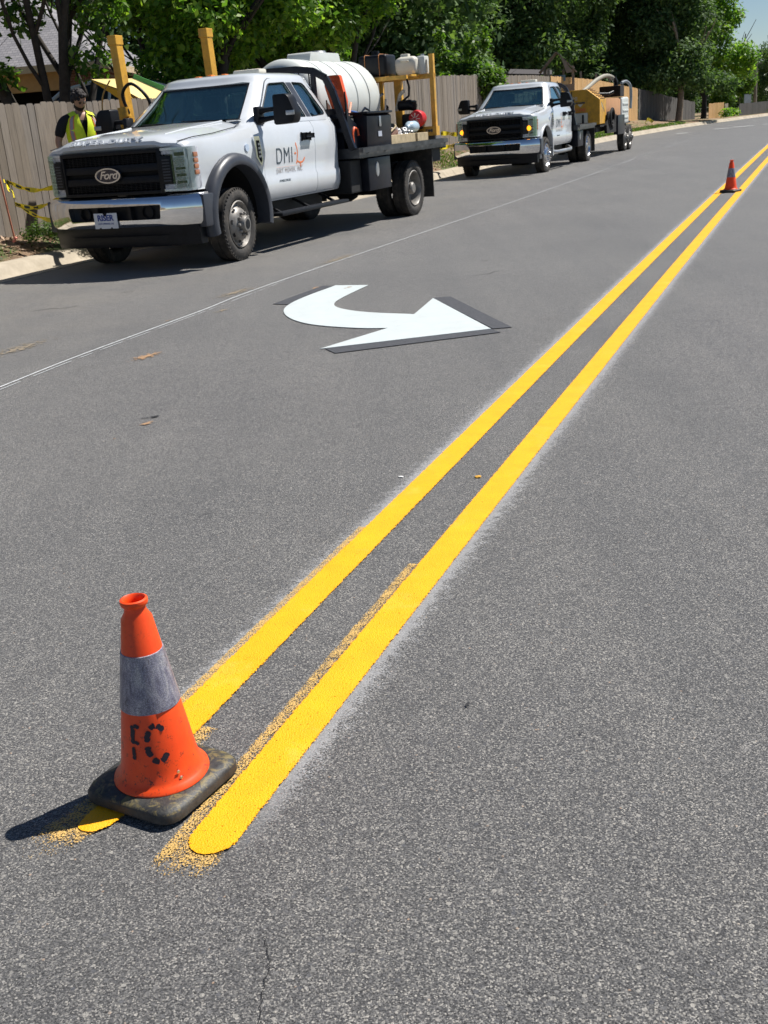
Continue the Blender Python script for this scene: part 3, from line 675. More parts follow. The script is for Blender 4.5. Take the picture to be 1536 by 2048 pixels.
# ------------------------------------------------------------------ trucks
def wheel(parent, x, y, R0, w, side, kind, name='wheel', dual=False):
    """side +1: outer face towards +y. kind: steel_front, steel_rear, shiny"""
    wh = bpy.data.objects.new(name, None); SC.collection.objects.link(wh); wh.parent = parent; wh.location = (x, y, R0); wh.empty_display_size = 0.1
    if side < 0: wh.rotation_euler = (0, 0, math.pi)
    ri = R0 * 0.655; h = w / 2
    def tyre(mb, dy):
        prof = [(ri, -h * .8), (ri + .012, -h * .92), (R0 * .80, -h * 1.0), (R0 * .93, -h * .93), (R0 * .985, -h * .78), (R0, -h * .55)]
        for g in (-.38, 0, .38):
            prof += [(R0, (g - .05) * w), (R0 - .011, (g - .04) * w), (R0 - .011, (g + .04) * w), (R0, (g + .05) * w)]
        prof += [(R0, h * .55), (R0 * .985, h * .78), (R0 * .93, h * .93), (R0 * .80, h * 1.0), (R0 * .795, h * 1.0), (ri + .02, h * .93), (ri, h * .8), (ri - .01, h * .5), (ri - .01, -h * .5), (ri, -h * .8)]
        mb.lathe([(r, q + dy) for r, q in prof], 'y', n=48)
        for k in range(48):     # shoulder lugs
            a = 2 * math.pi * (k + .3) / 48
            for sg in (-1, 1):
                M = Matrix.Rotation(-a, 4, 'Y') @ Matrix.Translation((0, dy + sg * h * .80, R0 * .975))
                mb.box(-.009, .009, -h * .16, h * .16, -.018, .0035, M=M)
    mb = MB(); tyre(mb, -h)
    if dual: tyre(mb, -h - w - 0.05)
    mb.build('tyre', M_TYRE, wh, 40)
    rm = M_RIMSH if kind.startswith('shiny') else M_RIM
    mb = MB()
    if kind in ('steel_front', 'shiny_front'):
        prof = [(ri - .002, -.012), (ri - .012, -.004), (ri - .022, -.02), (ri * .86, -.055), (ri * .78, -.05), (ri * .66, .0), (ri * .52, .022), (ri * .42, .026), (ri * .40, .010), (ri * .2, .012), (0.0, .012)]
        mb.lathe(prof, 'y', n=48); mb.build('rim', rm, wh, 40)
        mb = MB()
        for k in range(8):
            a = 2 * math.pi * k / 8 + .2; c, s = math.cos(a) * ri * .71, math.sin(a) * ri * .71
            M = frame((c, -.018 + .003, s), (-math.sin(a), 0, math.cos(a)), (math.cos(a), -.42 if False else -.55, math.sin(a)))
            mb.lathe([(0.0, .001), (.030, .001)], 'z', n=14, M=M @ Matrix.Diagonal((.9, .8, 1, 1)))
        mb.build('hand_hole', M_DARK, wh, 0, fix=False)
        mb = MB()
        mb.lathe([(ri * .36, .005), (ri * .36, .06), (ri * .30, .085), (0, .09)], 'y', n=24)
        for k in range(10):
            a = 2 * math.pi * k / 10; c, s = math.cos(a) * ri * .46, math.sin(a) * ri * .46
            mb.lathe([(.0165, .015), (.0165, .05), (.011, .058), (0, .058)], 'y', (c, 0, s), n=8)
        mb.build('hub', rm, wh, 35)
        mb = MB(); mb.lathe([(ri * .20, .091), (0, .0925)], 'y', n=20); mb.build('hub_cap', M_BLKPL, wh, 40)
    else:
        prof = [(ri - .002, -.012), (ri - .014, -.003), (ri - .026, -.02), (ri * .88, -.07), (ri * .83, -.14), (ri * .60, -.165), (ri * .45, -.16), (ri * .40, -.15), (0.0, -.15)]
        mb.lathe(prof, 'y', n=48); mb.build('rim', rm, wh, 40)
        mb = MB(); mb.lathe([(ri * .34, -.15), (ri * .34, -.04), (ri * .26, -.02), (0, -.02)], 'y', n=24)
        for k in range(10):
            a = 2 * math.pi * k / 10; c, s = math.cos(a) * ri * .5, math.sin(a) * ri * .5
            mb.lathe([(.015, -.155), (.015, -.125), (0, -.12)], 'y', (c, 0, s), n=8)
        mb.build('hub', M_RIM, wh, 35)
    return wh

def truck(label, loc, yaw, flares, plate, flash, dz=0.0, door2=False, rimkind='steel', rear_x=-4.95, bed0=-2.86, bed1=-6.12, group=None, zb_=1.07, bw=1.20, rz=1.0):
    T = thing('flatbed_truck', label, 'truck', loc, yaw, group)
    B = bpy.data.objects.new
    # ---- lower body: half section points, bottom to top
    def ring(x, zb, yw, zs, ys, zc, bulge, zt_in=None):
        zi = zc - 0.03 if zt_in is None else zt_in
        half = [(0.0, zb), (yw * .80, zb), (yw * .955, zb + .005), (yw * .985, zb + .07), (yw, zb + .13), (yw, .835), (yw * .982, .865), (yw * .985, 1.0), (yw * .995, 1.15), (yw * .985, zs - .12),
                (ys + .005, zs - .045), (ys - .015, zs), (ys - .07, zs + .022), (.68, zi), (.60, zc - .004 if zc > zs + .03 else zc), (.3, zc), (0.0, zc + (.008 if zc > zs + .03 else 0))]
        pts = half + [(-y, z) for y, z in reversed(half[1:-1])]
        return [(x - bulge * abs(y) ** 3, y, z) for y, z in pts]
    S = [(.945, .60, .90, 1.295, .885, 1.335, .16), (.94, .60, .915, 1.31, .90, 1.375, .16), (.90, .60, .93, 1.325, .915, 1.405, .16), (.78, .60, .96, 1.335, .94, 1.432, .13), (.5, .60, .985, 1.35, .955, 1.46, .06), (.25, .60, .995, 1.365, .96, 1.485, .03),
         (-.05, .60, 1.0, 1.385, .965, 1.50, .02), (-.38, .60, 1.0, 1.42, .962, 1.535, .0), (-.58, .60, 1.0, 1.46, .95, 1.54, 0), (-.66, .58, 1.0, 1.49, .94, 1.505, 0), (-.72, .58, 1.0, 1.495, .94, 1.50, 0),
         (-1.4, .58, 1.0, 1.50, .94, 1.50, 0), (-2.2, .58, 1.0, 1.50, .94, 1.50, 0), (-2.66, .58, .995, 1.50, .935, 1.50, 0), (-2.74, .585, .975, 1.49, .915, 1.49, 0)]
    body = MB(); body.loft([ring(*s) for s in S], True, False); nn = 32; oe = nn * (len(S) - 1)
    for o0, fl in ((0, True), (oe, False)):
        fs = [(0, 1, nn - 1), (15, 16, 17)] + [(k, k + 1, nn - k - 1, nn - k) for k in range(1, 15)]
        body.f += [tuple(o0 + i for i in (reversed(f) if fl else f)) for f in fs]; body.mi += [0] * len(fs)
    arch = MB(); arch.lathe([(0, -1.3), (.575, -1.3), (.575, 1.3), (0, 1.3)], 'y', (0, 0, .50), n=40)
    arch2 = MB(); arch2.box(-.575, .575, -1.3, 1.3, .2, .5)
    nose = MB(); nose.box(.40, 1.3, -1.3, 1.3, .2, .845)
    cav = MB(); cav.box(-2.62, -.85, -.84, .84, 1.0, 1.6)
    # grille / lamp pocket at the nose
    d1 = roundpoly([(-.70, .605), (-2.00, .605), (-2.03, 1.10), (-2.04, 1.60), (-.70, 1.60)], [.06, .02, .01, .01, .01], 4)
    d2 = roundpoly([(-2.012, .605), (-2.60, .605), (-2.60, 1.60), (-2.052, 1.60), (-2.042, 1.10)], [.01, .03, .01, .01, .01], 4)
    def grow(poly, e):
        cx = sum(p[0] for p in poly) / len(poly); cz = sum(p[1] for p in poly) / len(poly)
        return [(p[0] + math.copysign(e, p[0] - cx), p[1] + math.copysign(e, p[1] - cz)) for p in poly]
    def pr(poly, a, b):
        m = MB(); m.prism(poly, 'y', a, b); return m
    ops = [('DIFFERENCE', arch), ('DIFFERENCE', arch2), ('DIFFERENCE', nose), ('DIFFERENCE', cav)]
    for sg in (1, -1):
        for dd in (d1, d2): ops.append(('DIFFERENCE', pr(grow(dd, .005), .86 * sg, 1.2 * sg)))
    hoodline = MB()
    link('body', bool_mesh(body, ops), M_CAR, T, 38)
    for sg, nm in ((1, 'door'), (-1, 'door')):
        for k, dd in enumerate((d1, d2)):
            me = bool_mesh(body, [('INTERSECT', pr(dd, .875 * sg, 1.2 * sg))])
            dr = link('door' if k == 0 or door2 else 'rear_door', me, M_CAR, T, 38)
            if k == 0 or door2:
                hx = -1.80 if k == 0 else -2.42
                mb = MB(); mb.rbox(hx - .12, hx + .12, 1.0 * sg, .975 * sg, 1.245, 1.33, .01); mb.build('handle_pocket', M_BLKPL, dr, 40)
                mb = MB(); mb.rbox(hx - .125, hx + .09, 1.045 * sg, 1.015 * sg, 1.275, 1.31, .012); mb.rbox(hx + .045, hx + .11, 1.035 * sg, 1.0 * sg, 1.262, 1.322, .012); mb.build('handle', M_BLKPL if not door2 else M_BLKPL, dr, 40)
            if k == 0 and sg == 1:
                def hug(mb):     # lay the decal on the door skin
                    ys_ = [v[1] for v in mb.v]; lo = min(ys_)
                    for i, v in enumerate(mb.v): mb.v[i] = (v[0], float(np.interp(v[2], [.84, .866, 1.0, 1.15, 1.375], [1.001, .9835, .9855, .9955, .9855])) + .0036 + (v[1] - lo) * .3, v[2])
                    return mb
                Md = lambda x, z: frame((x, 1.0005, z), (-1, 0, 0), (0, 0, 1))
                mb = text_mb('DMI', .27, Md(-1.20, 1.08), .0012, .86, bold=-.0035, spacing=1.12); hug(mb).build('door_lettering', M_INKDK, dr, 0)
                mb = text_mb('DIRT MOVER, INC', .072, Md(-1.31, .915), .001, .95, bold=.0, spacing=1.25); hug(mb).build('door_small_lettering', M_INKGR, dr, 0)
                mb = MB(); mb.box(-.99, -1.68, 1.000, 1.0016, .957, .961); hug(mb).build('door_rule', simple('pink_rule', (.7, .42, .38), .6), dr, 0)
                mb = MB()   # gear fragment with three teeth
                gp = []
                c0 = Vector((-1.60, 1.12))
                for i in range(13):
                    a = R(100 + i * 14); gp.append((c0.x - .105 * math.cos(a) * -1 * 0 - .0, 0))
                arcp = [(-1.52 - .02 * math.sin(q * 3.14), 1.19 - .17 * q) for q in [i / 6 for i in range(7)]] + [(-1.545, 1.0), (-1.60, .985), (-1.66, .99), (-1.70, 1.01)]
                mb.tube([(x, 1.0, z) for x, z in arcp], .011, 6)
                for (x, z), (dx, dz2) in (((-1.515, 1.19), (.0, .035)), ((-1.50, 1.10), (.04, .0)), ((-1.53, 1.01), (.03, -.03)), ((-1.61, .985), (0, -.05)), ((-1.70, 1.01), (-.03, .03))):
                    mb.tube([(x, 1.0, z), (x + dx, 1.0, z + dz2)], [.014, .011], 6)
                g = mb.build('door_logo', M_INKOR, dr, 0)
                for v in g.data.vertices: v.co.y = float(np.interp(v.co.z, [.866, 1.0, 1.15, 1.375], [.9835, .9855, .9955, .9855])) + .001 + (v.co.y - 1.0) * .12
                mb = text_mb('POWER STROKE', .038, Md(-1.14, .80), .001, 1.0, shear=.3, bold=.001); mb.build('badge', M_INKDK, dr, 0)
    # ---- greenhouse
    def gring(z, t, inset=0.0, n=None):
        """t 0 belt .. 1 roof edge; closed ring"""
        i = inset; L = lambda a, b: a + (b - a) * t
        half = [(L(-.44, -1.13), 0), (L(-.455, -1.145), .3), (L(-.50, -1.18), .55), (L(-.56, -1.225), L(.76, .615)), (L(-.66, -1.29), L(.885, .688)), (L(-.80, -1.40), L(.925, .716)), (L(-1.4, -1.72), L(.935, .728)),
                (L(-2.05, -2.02), L(.935, .73)), (L(-2.5, -2.36), L(.93, .724)), (L(-2.68, -2.50), L(.90, .69)), (L(-2.72, -2.545), L(.82, .62)), (L(-2.72, -2.56), 0)]
        out = []
        cx = L(-1.55, -1.85)
        def ins(x, y):
            return (x + (-i if x > cx + .45 else (i if x < cx - .5 else 0)), y - math.copysign(i, y) if abs(y) > .02 else y)
        for x, y in half: a, b = ins(x, y); out.append((a, b, z))
        for x, y in reversed(half[1:-1]): a, b = ins(x, y); out.append((a, -b, z))
        return out
    def roofring(k, z):
        r = gring(z, 1.0); cx = -1.83
        return [(cx + (x - cx) * k, y * k, z) for x, y, _ in r]
    zs = [(1.47, -.04), (1.50, 0), (1.60, .17), (1.72, .40), (1.84, .66), (1.94, .90), (1.985, 1.0)]
    outer = MB(); outer.loft([gring(z, t + (.06 * math.sin(max(0, t) * math.pi))) for z, t in zs] + [roofring(.975, 2.015), roofring(.93, 2.04), roofring(.82, 2.062), roofring(.5, 2.078), roofring(.1, 2.082)], True, True)
    inner = MB(); inner.loft([gring(z, t + (.06 * math.sin(max(0, t) * math.pi)), .045) for z, t in [(1.40, -.2)] + zs[:-1]] + [[(x, y, z - .03) for x, y, z in roofring(.90, 2.0)]], True, True)
    W1 = roundpoly([(-.86, 1.545), (-1.40, 1.925), (-1.83, 1.94), (-1.985, 1.52)], [.03, .05, .03, .03])
    W2 = roundpoly([(-2.13, 1.52), (-2.00, 1.94), (-2.315, 1.93), (-2.56, 1.545)], [.03, .03, .07, .07])
    ops = [('DIFFERENCE', inner)]
    for sg in (1, -1):
        for W in (W1, W2): ops.append(('DIFFERENCE', pr(W, .5 * sg, 1.1 * sg)))
    # windshield: curved patch between belt and roof front edges
    def wsp(u, v, off=0.0):
        t = v + .06 * math.sin(max(0, v) * math.pi)
        L = lambda a, b: a + (b - a) * t
        y = u * L(.80, .635); a = abs(u)
        x = L(-.44, -1.13) - (a ** 2.3) * L(.145, .105)
        z = 1.50 + (1.985 - 1.50) * v
        nrm = Vector((.58, .18 * u, .81)).normalized()
        return Vector((x, y, z)) + nrm * off
    def wspatch(u0, u1, v0, v1, o0, o1):
        m = MB(); NU, NV = 12, 6; A = [[wsp(u0 + (u1 - u0) * i / NU, v0 + (v1 - v0) * j / NV, o0) for i in range(NU + 1)] for j in range(NV + 1)]
        Bq = [[wsp(u0 + (u1 - u0) * i / NU, v0 + (v1 - v0) * j / NV, o1) for i in range(NU + 1)] for j in range(NV + 1)]
        n = NU + 1; vs = [p for r in A for p in r] + [p for r in Bq for p in r]; o = n * (NV + 1); fs = []
        for j in range(NV):
            for i in range(NU):
                k = j * n + i; fs += [(k, k + n, k + n + 1, k + 1), (o + k, o + k + 1, o + k + n + 1, o + k + n)]
        for i in range(NU): fs += [(i, i + 1, o + i + 1, o + i), (NV * n + i, o + NV * n + i, o + NV * n + i + 1, NV * n + i + 1)]
        for j in range(NV): fs += [(j * n, o + j * n, o + (j + 1) * n, (j + 1) * n), (j * n + NU, (j + 1) * n + NU, o + (j + 1) * n + NU, o + j * n + NU)]
        m.add(vs, fs); return m
    ops.append(('DIFFERENCE', wspatch(-.97, .97, .055, .915, -.12, .10)))
    rw = MB(); rw.prism(roundpoly([(-.66, 1.56), (.66, 1.56), (.58, 1.90), (-.58, 1.90)], .05), 'x', -2.9, -2.4); ops.append(('DIFFERENCE', rw))
    cabf = link('cab_frame', bool_mesh(outer, ops), M_CAR, T, 40)
    ws = wspatch(-.99, .99, .035, .94, -.012, -.007).build('windshield', M_GLASS, T, 60)
    # black ceramic edge of the windshield
    mb = MB()
    for v0, v1, u0, u1 in ((.03, .075, -.985, .985), (.875, .935, -.985, .985), (.05, .9, -.99, -.935), (.05, .9, .935, .99)):
        mb.merge(wspatch(u0, u1, v0, v1, -.006, -.0035))
    mb.build('glass_border', M_BLKPL, ws, 60)
    def yside(x, z):   # side surface y at z
        t = (z - 1.5) / .485; t = t + .06 * math.sin(t * math.pi)
        return .935 + (.728 - .935) * t
    for sg in (1, -1):
        for W, nm in ((W1, 'side_window'), (W2, 'side_window')):
            W_ = [( -1.4 + (x + 1.4), z) for x, z in W]
            vs = [(x, sg * (yside(x, z) - .022), z) for x, z in grow(W, .006)]; vs2 = [(x, sg * (yside(x, z) - .028), z) for x, z in grow(W, .006)]
            n = len(vs); mb = MB(); mb.add(vs + vs2, [tuple(range(n)), tuple(range(2 * n - 1, n - 1, -1))] + [(i, (i + 1) % n, n + (i + 1) % n, n + i) for i in range(n)])
            wn = mb.build(nm, M_GLASSD, T, 0)
            mb = MB(); pth = [(x, sg * (yside(x, z) - .002), z) for x, z in W]; mb.tube(pth + [pth[0]], .0075, 6, cap=False); mb.build('window_seal', M_BLKPL, wn, 60)
        # dark applique over the middle pillar
        q = [(-1.845, 1.94), (-1.985, 1.94), (-2.115, 1.52), (-2.00, 1.52)]
        mb = MB(); mb.add([(x, sg * (yside(x, z) + .004), z) for x, z in q] + [(x, sg * (yside(x, z) - .01), z) for x, z in q], [(0, 1, 2, 3), (7, 6, 5, 4), (0, 4, 5, 1), (1, 5, 6, 2), (2, 6, 7, 3), (3, 7, 4, 0)])
        mb.build('pillar_trim', M_GREYPL, T, 0)
        # drip seam above the doors
        mb = MB(); mb.tube([(-.78, sg * .925, 1.545), (-1.08, sg * .835, 1.76), (-1.35, sg * .735, 1.955), (-1.45, sg * .715, 1.985), (-1.9, sg * .712, 2.0), (-2.36, sg * .705, 1.985), (-2.52, sg * .765, 1.84), (-2.62, sg * .86, 1.64), (-2.665, sg * .925, 1.50)], .0045, 5); mb.build('door_seam', M_DARK, T, 60)
    mb = MB(); mb.prism(roundpoly([(-.67, 1.55), (.67, 1.55), (.59, 1.91), (-.59, 1.91)], .05), 'x', -2.645, -2.64); mb.build('rear_window', M_GLASS, T, 0)
    # interior
    mb = MB(); mb.box(-2.60, -.87, -.83, -.82, 1.02, 1.47); mb.box(-2.60, -.87, .82, .83, 1.02, 1.47); mb.box(-2.60, -.87, -.82, .82, 1.01, 1.02); mb.box(-2.61, -2.60, -.82, .82, 1.02, 1.47); mb.box(-.87, -.86, -.82, .82, 1.02, 1.40)
    mb.rbox(-1.12, -.60, -.80, .80, 1.42, 1.515, .03)
    mb.rbox(-1.15, -.95, .2, .62, 1.47, 1.56, .03)
    mb.build('dashboard', M_INT, T, 40)
    mb = MB()
    for y in (-.42, .42):
        mb.rbox(-1.95, -1.80, y - .26, y + .26, 1.05, 1.64, .05, M=Matrix.Identity(4)); mb.rbox(-1.98, -1.88, y - .13, y + .13, 1.67, 1.86, .04); mb.rbox(-1.9, -1.4, y - .27, y + .27, 1.03, 1.2, .05)
    mb.rbox(-2.52, -2.40, -.75, .75, 1.05, 1.62, .05)
    mb.build('seat', M_SEAT, T, 40)
    mb = MB(); Mw = frame((-1.28, .42, 1.50), (0, 1, 0), (.42, 0, .9)); mb.lathe([(.19 + .014 * math.cos(a), .014 * math.sin(a)) for a in [i * math.pi / 3 for i in range(7)]], 'z', n=28, M=Mw)
    for a in (0, R(120), R(240)): mb.bar(Mw @ Vector((0, 0, 0)), Mw @ Vector((.19 * math.cos(a + 1.57), .19 * math.sin(a + 1.57), 0)), .03, .012)
    mb.rbox(-.05, .05, -.05, .05, -.015, .02, .01, M=Mw); mb.build('steering_wheel', M_INT, T, 50)
    mb = MB(); mb.rbox(-.86, -.70, -.45, -.10, 1.517, 1.57, .015); mb.rbox(-.90, -.74, -.05, .12, 1.517, 1.55, .01); mb.build('dash_papers', simple('pale_papers', (.60, .80, .85), .7), T, 40)
    mb = MB(); mb.lathe([(0, 1.60), (.10, 1.59), (.12, 1.555), (.11, 1.53), (0, 1.525)], 'z', (-.86, .56, 0), n=18); mb.build('hard_hat', simple('lime_hat', (.50, .60, .32), .4), T, 50)
    mb = MB(); mb.rbox(-1.30, -1.24, -.12, .12, 1.84, 1.90, .015); mb.cyl((-1.26, 0, 1.9), (-1.24, 0, 1.97), .01, 6); mb.build('rearview_mirror', M_INT, T, 50)
    # wipers
    mb = MB()
    for y0, y1 in ((.62, .02), (-.02, -.60)):
        a = wsp(y0 / .8, .03, .012); b = wsp(y1 / .8, .10, .012); mb.tube([a, (a + b) / 2 + Vector((.01, 0, .012)), b], [.010, .007, .005], 6)
    mb.build('wiper', M_BLKPL, T, 50)
    # cowl
    mb = MB(); mb.loft([[(-.40 - .13 * abs(u) ** 2.3, u * .80, 1.545), (-.47 - .14 * abs(u) ** 2.3, u * .80, 1.528)] for u in [i / 8 - 1 for i in range(17)]], False, False); mb.build('cowl', M_BLKPL, T, 50, fix=False)
    # hood seams
    fx = lambda x, y, bl=.16: x - bl * abs(y) ** 3
    for sg in (1, -1):
        mb = MB(); mb.tube([(.84, sg * .845, 1.350), (.60, sg * .875, 1.382), (.2, sg * .885, 1.404), (-.3, sg * .875, 1.453), (-.52, sg * .83, 1.508)], .005, 5); mb.build('hood_seam', M_DARK, T, 60)
        # rounded crease of the hood dome
        mb = MB(); mb.tube([(.70, sg * .60, 1.425), (.3, sg * .60, 1.468), (-.2, sg * .62, 1.505), (-.42, sg * .64, 1.528)], .012, 8); mb.build('hood_crease', M_CAR, T, 60)
    mb = text_mb('SUPER DUTY', .085, frame((.925, -.02, 1.39), (0, 1, 0), (-.62, 0, .60)), .010, 1.62, spacing=1.25, bold=.004); mb.build('hood_lettering', M_CAR, T, 0)
    # ---- grille
    def frontx(y, x0=.955, bl=.14): return x0 - bl * abs(y) ** 3
    def band(mb, ya, yb, z0, z1, x0, depth=.06, n=14, lean=0.0, mi=0):
        """front-following horizontal band"""
        rings = []
        for i in range(n + 1):
            y = ya + (yb - ya) * i / n; x = frontx(y, x0); rings.append([(x - depth, y, z0), (x, y, z0), (x + lean, y, z1), (x - depth, y, z1)])
        mb.loft(rings, True, True, mi)
    G = MB(); band(G, -.66, .66, .845, 1.29, .90, .05)
    gr = G.build('grille', M_DARK, T, 30)
    G = MB()
    for z0, z1 in ((.838, .872), (1.255, 1.295)): band(G, -.655, .655, z0, z1, .965, .08)
    for z0, z1 in ((.955, 1.025), (1.075, 1.15)): band(G, -.64, .64, z0, z1, .957, .06, lean=-.008)
    for z in (.89, .907, .924, .941, 1.165, 1.182, 1.199, 1.216, 1.233): band(G, -.63, .63, z, z + .006, .945, .05)
    for y in [i * .062 - .62 for i in range(21)]:
        x = frontx(y, .94); G.box(x - .04, x, y - .003, y + .003, .87, .955); G.box(x - .04, x, y - .003, y + .003, 1.15, 1.255)
    for sg in (1, -1):
        ya, yb = sg * .62, sg * .665; band(G, min(ya, yb), max(ya, yb), .84, 1.29, .965, .08, 3)
        ya, yb = sg * .655, sg * .775; band(G, min(ya, yb), max(ya, yb), .93, 1.215, .972, .09, 4)
    G.build('grille_bars', M_BLKPL, gr, 30, bevel=.004)
    for sg in (1, -1):
        G = MB()
        for z in [.955 + .03 * i for i in range(8)]: 
            ya, yb = sg * .68, sg * .76; band(G, min(ya, yb), max(ya, yb), z, z + .012, .977, .01, 3)
        G.build('side_vent', M_GREYPL, gr, 0)
    # emblem
    EM = frame((.978, 0, 1.05), (0, 1, 0), (0, 0, 1))
    def oval(mb, a, b, z0, z1, M, n=36, hole=None):
        ring0 = [(a * math.cos(2 * math.pi * i / n), b * math.sin(2 * math.pi * i / n)) for i in range(n)]
        rs = [[M @ Vector((x, y, z0)) for x, y in ring0], [M @ Vector((x * .98, y * .97, z1)) for x, y in ring0]]
        if hole: rs += [[M @ Vector((x * hole, y * (hole - .05), z1)) for x, y in ring0], [M @ Vector((x * hole, y * (hole - .05), z0)) for x, y in ring0]]
        mb.loft(rs, True, True)
    mb = MB(); oval(mb, .172, .082, -.01, .018, EM, hole=.86); em = mb.build('emblem', M_CHROME, gr, 50)
    mb = MB(); oval(mb, .15, .068, -.005, .006, EM); mb.build('emblem_field', simple('navy_enamel', (.006, .010, .03), .2, coat=1), em, 50)
    mb = text_mb('Ford', .115, frame((.987, 0, 1.052), (0, 1, 0), (0, 0, 1)), .003, 1.15, shear=.35, bold=.002, spacing=.9); mb.build('emblem_script', M_CHROME, em, 0)
    # ---- headlights
    for sg in (1, -1):
        def P(y, z, x0): return (frontx(y, x0, .16), sg * y, z)
        def patch(mb, poly, x0, depth):
            n = len(poly); mb.add([P(y, z, x0) for y, z in poly] + [P(y, z, x0 - depth) for y, z in poly], [tuple(range(n)), tuple(range(2 * n - 1, n - 1, -1))] + [(i, (i + 1) % n, n + (i + 1) % n, n + i) for i in range(n)])
        # C shaped body made from three bands
        mb = MB(); ys_ = [.79, .84, .88, .915, .94]
        def vband(mb, y0, y1, z0, z1, x0, depth, n=5):
            rings = []
            for i in range(n + 1):
                y = y0 + (y1 - y0) * i / n; x = frontx(y, x0, .16) - max(0, y - .88) * 1.1
                rings.append([(x - depth, sg * y, z0), (x, sg * y, z0), (x, sg * y, z1), (x - depth, sg * y, z1)])
            mb.loft(rings, True, True)
        vband(mb, .785, .955, .87, 1.285, .952, .10); vband(mb, .665, .79, 1.225, 1.285, .952, .08, 3); vband(mb, .665, .79, .858, .925, .952, .08, 3)
        hl = mb.build('headlight', M_HLB, T, 40, bevel=.006)
        mb = MB(); vband(mb, .665, .962, 1.268, 1.292, .966, .05); vband(mb, .665, .962, .852, .874, .966, .05); vband(mb, .925, .962, .874, 1.268, .966, .05, 2)
        mb.build('chrome_frame', M_HLF, hl, 40)
        mb = MB()
        for z0, z1 in ((.885, .915), (.96, .985), (1.03, 1.055), (1.10, 1.125), (1.165, 1.19)): vband(mb, .80, .905, z0, z1, .962, .02, 3)
        vband(mb, .80, .90, 1.135, 1.16, .965, .02, 3)
        mb.build('reflector_cell', simple('lamp_grey', (.22, .24, .27), .25, .5), hl, 30)
        mb = MB()
        for z0, z1 in ((.995, 1.022), (1.065, 1.09), (1.205, 1.24), (.925, .95)): vband(mb, .81, .90, z0, z1, .964, .02, 3)
        mb.build('bulb_cell', M_DARK, hl, 30)
        mb = MB(); vband(mb, .66, .962, .853, .866, .975, .05); vband(mb, .785, .962, .866, 1.29, .985, .003, 8); mb.build('lens', M_LENS, hl, 40)
        mb = MB()
        for z in (1.0, 1.06, 1.12, 1.18):
            y = .952; x = frontx(y, .955, .16) - .10; mb.rbox(x - .05, x + .03, sg * (y - .012), sg * (y + .020), z, z + .052, .012)
        mb.build('side_marker', simple('amber_dim', (.42, .16, .07), .25, coat=1), hl, 50)
        if flash:
            mb = MB(); y = .80; mb.lathe([(0, .045), (.03, .04), (.05, .025), (.055, 0), (.05, -.01)], 'x', (frontx(y, .957, .16), sg * y, 1.045), n=20); mb.build('turn_lamp', M_FLASH, hl, 60)
    # ---- bumper
    def bx(y, x0=1.02, bl=.20): return x0 - bl * (abs(y) / 1.05) ** 4 - .04 * abs(y)
    def bumper_band(mb, prof, ya, yb, n=24):
        rings = []
        for i in range(n + 1):
            y = ya + (yb - ya) * i / n; rings.append([(bx(y) + dx, y, z) for dx, z in prof])
        mb.loft(rings, True, True)
    def bprof(z0, z1): return [(-.10, z0), (-.02, z0), (.0, z0 + .03), (.012, (z0 + z1) / 2), (.006, z1 - .05), (-.02, z1 - .012), (-.06, z1), (-.12, z1)]
    bmp = MB(); bumper_band(bmp, bprof(.50, .82), -1.04, 1.04, 32)
    holes = []
    h1 = MB(); h1.prism(roundpoly([(-.60, .575), (.60, .575), (.62, .725), (-.62, .725)], .02), 'x', .7, 1.2)
    bp = link('front_bumper', bool_mesh(bmp, [('DIFFERENCE', h1)]), M_CHROME, T, 50)
    mb = MB(); rings = []
    for i in range(17):
        y = -.63 + 1.26 * i / 16; rings.append([(bx(y) - .11, y, .55), (bx(y) - .075, y, .55), (bx(y) - .075, y, .75), (bx(y) - .11, y, .75)])
    mb.loft(rings, True, True)
    for y in (-.42, .42): mb.lathe([(.075, -.01), (.075, .02), (.06, .025)], 'x', (bx(y) - .07, y, .65), n=20)
    for y in (-.22, .22): mb.box(bx(y) - .08, bx(y) - .01, y - .02, y + .02, .56, .735)
    mb.build('bumper_opening', M_BLKPL, bp, 40)
    mb = MB(); bumper_band(mb, [(-.16, .285), (-.05, .285), (-.03, .33), (-.035, .40), (-.02, .42), (-.02, .505), (-.16, .505)], -.97, .97, 26); mb.build('valance', M_BLKPL, bp, 40)
    mb = MB()
    for sg in (1, -1):
        mb = MB(); mb.rbox(.56, .80, min(sg * .96, sg * 1.06), max(sg * .96, sg * 1.06), .46, .80, .02); mb.build('bumper_end_cap', M_GREYPL, bp, 40)
    if plate:
        mb = MB(); mb.rbox(1.035, 1.042, -.235, .075, .50, .665, .003); pl = mb.build('license_plate', M_PLATE, T, 0)
        mb = text_mb('RISER', .085, frame((1.044, -.08, .612), (0, 1, 0), (0, 0, 1)), .001, 1.05, bold=.003); mb.merge(text_mb('HOT SPRINGS, AR', .026, frame((1.044, -.08, .553), (0, 1, 0), (0, 0, 1)), .001)); mb.build('plate_lettering', M_INKBLUE, pl, 0)
        mb = MB(); mb.prism([(-.11, .665), (-.05, .665), (-.08, .625)], 'x', 1.04, 1.046); mb.box(1.04, 1.046, -.17, -.15, .497, .512); mb.box(1.04, 1.046, -.02, 0, .497, .512); mb.build('plate_bracket', M_DARK, pl, 0)
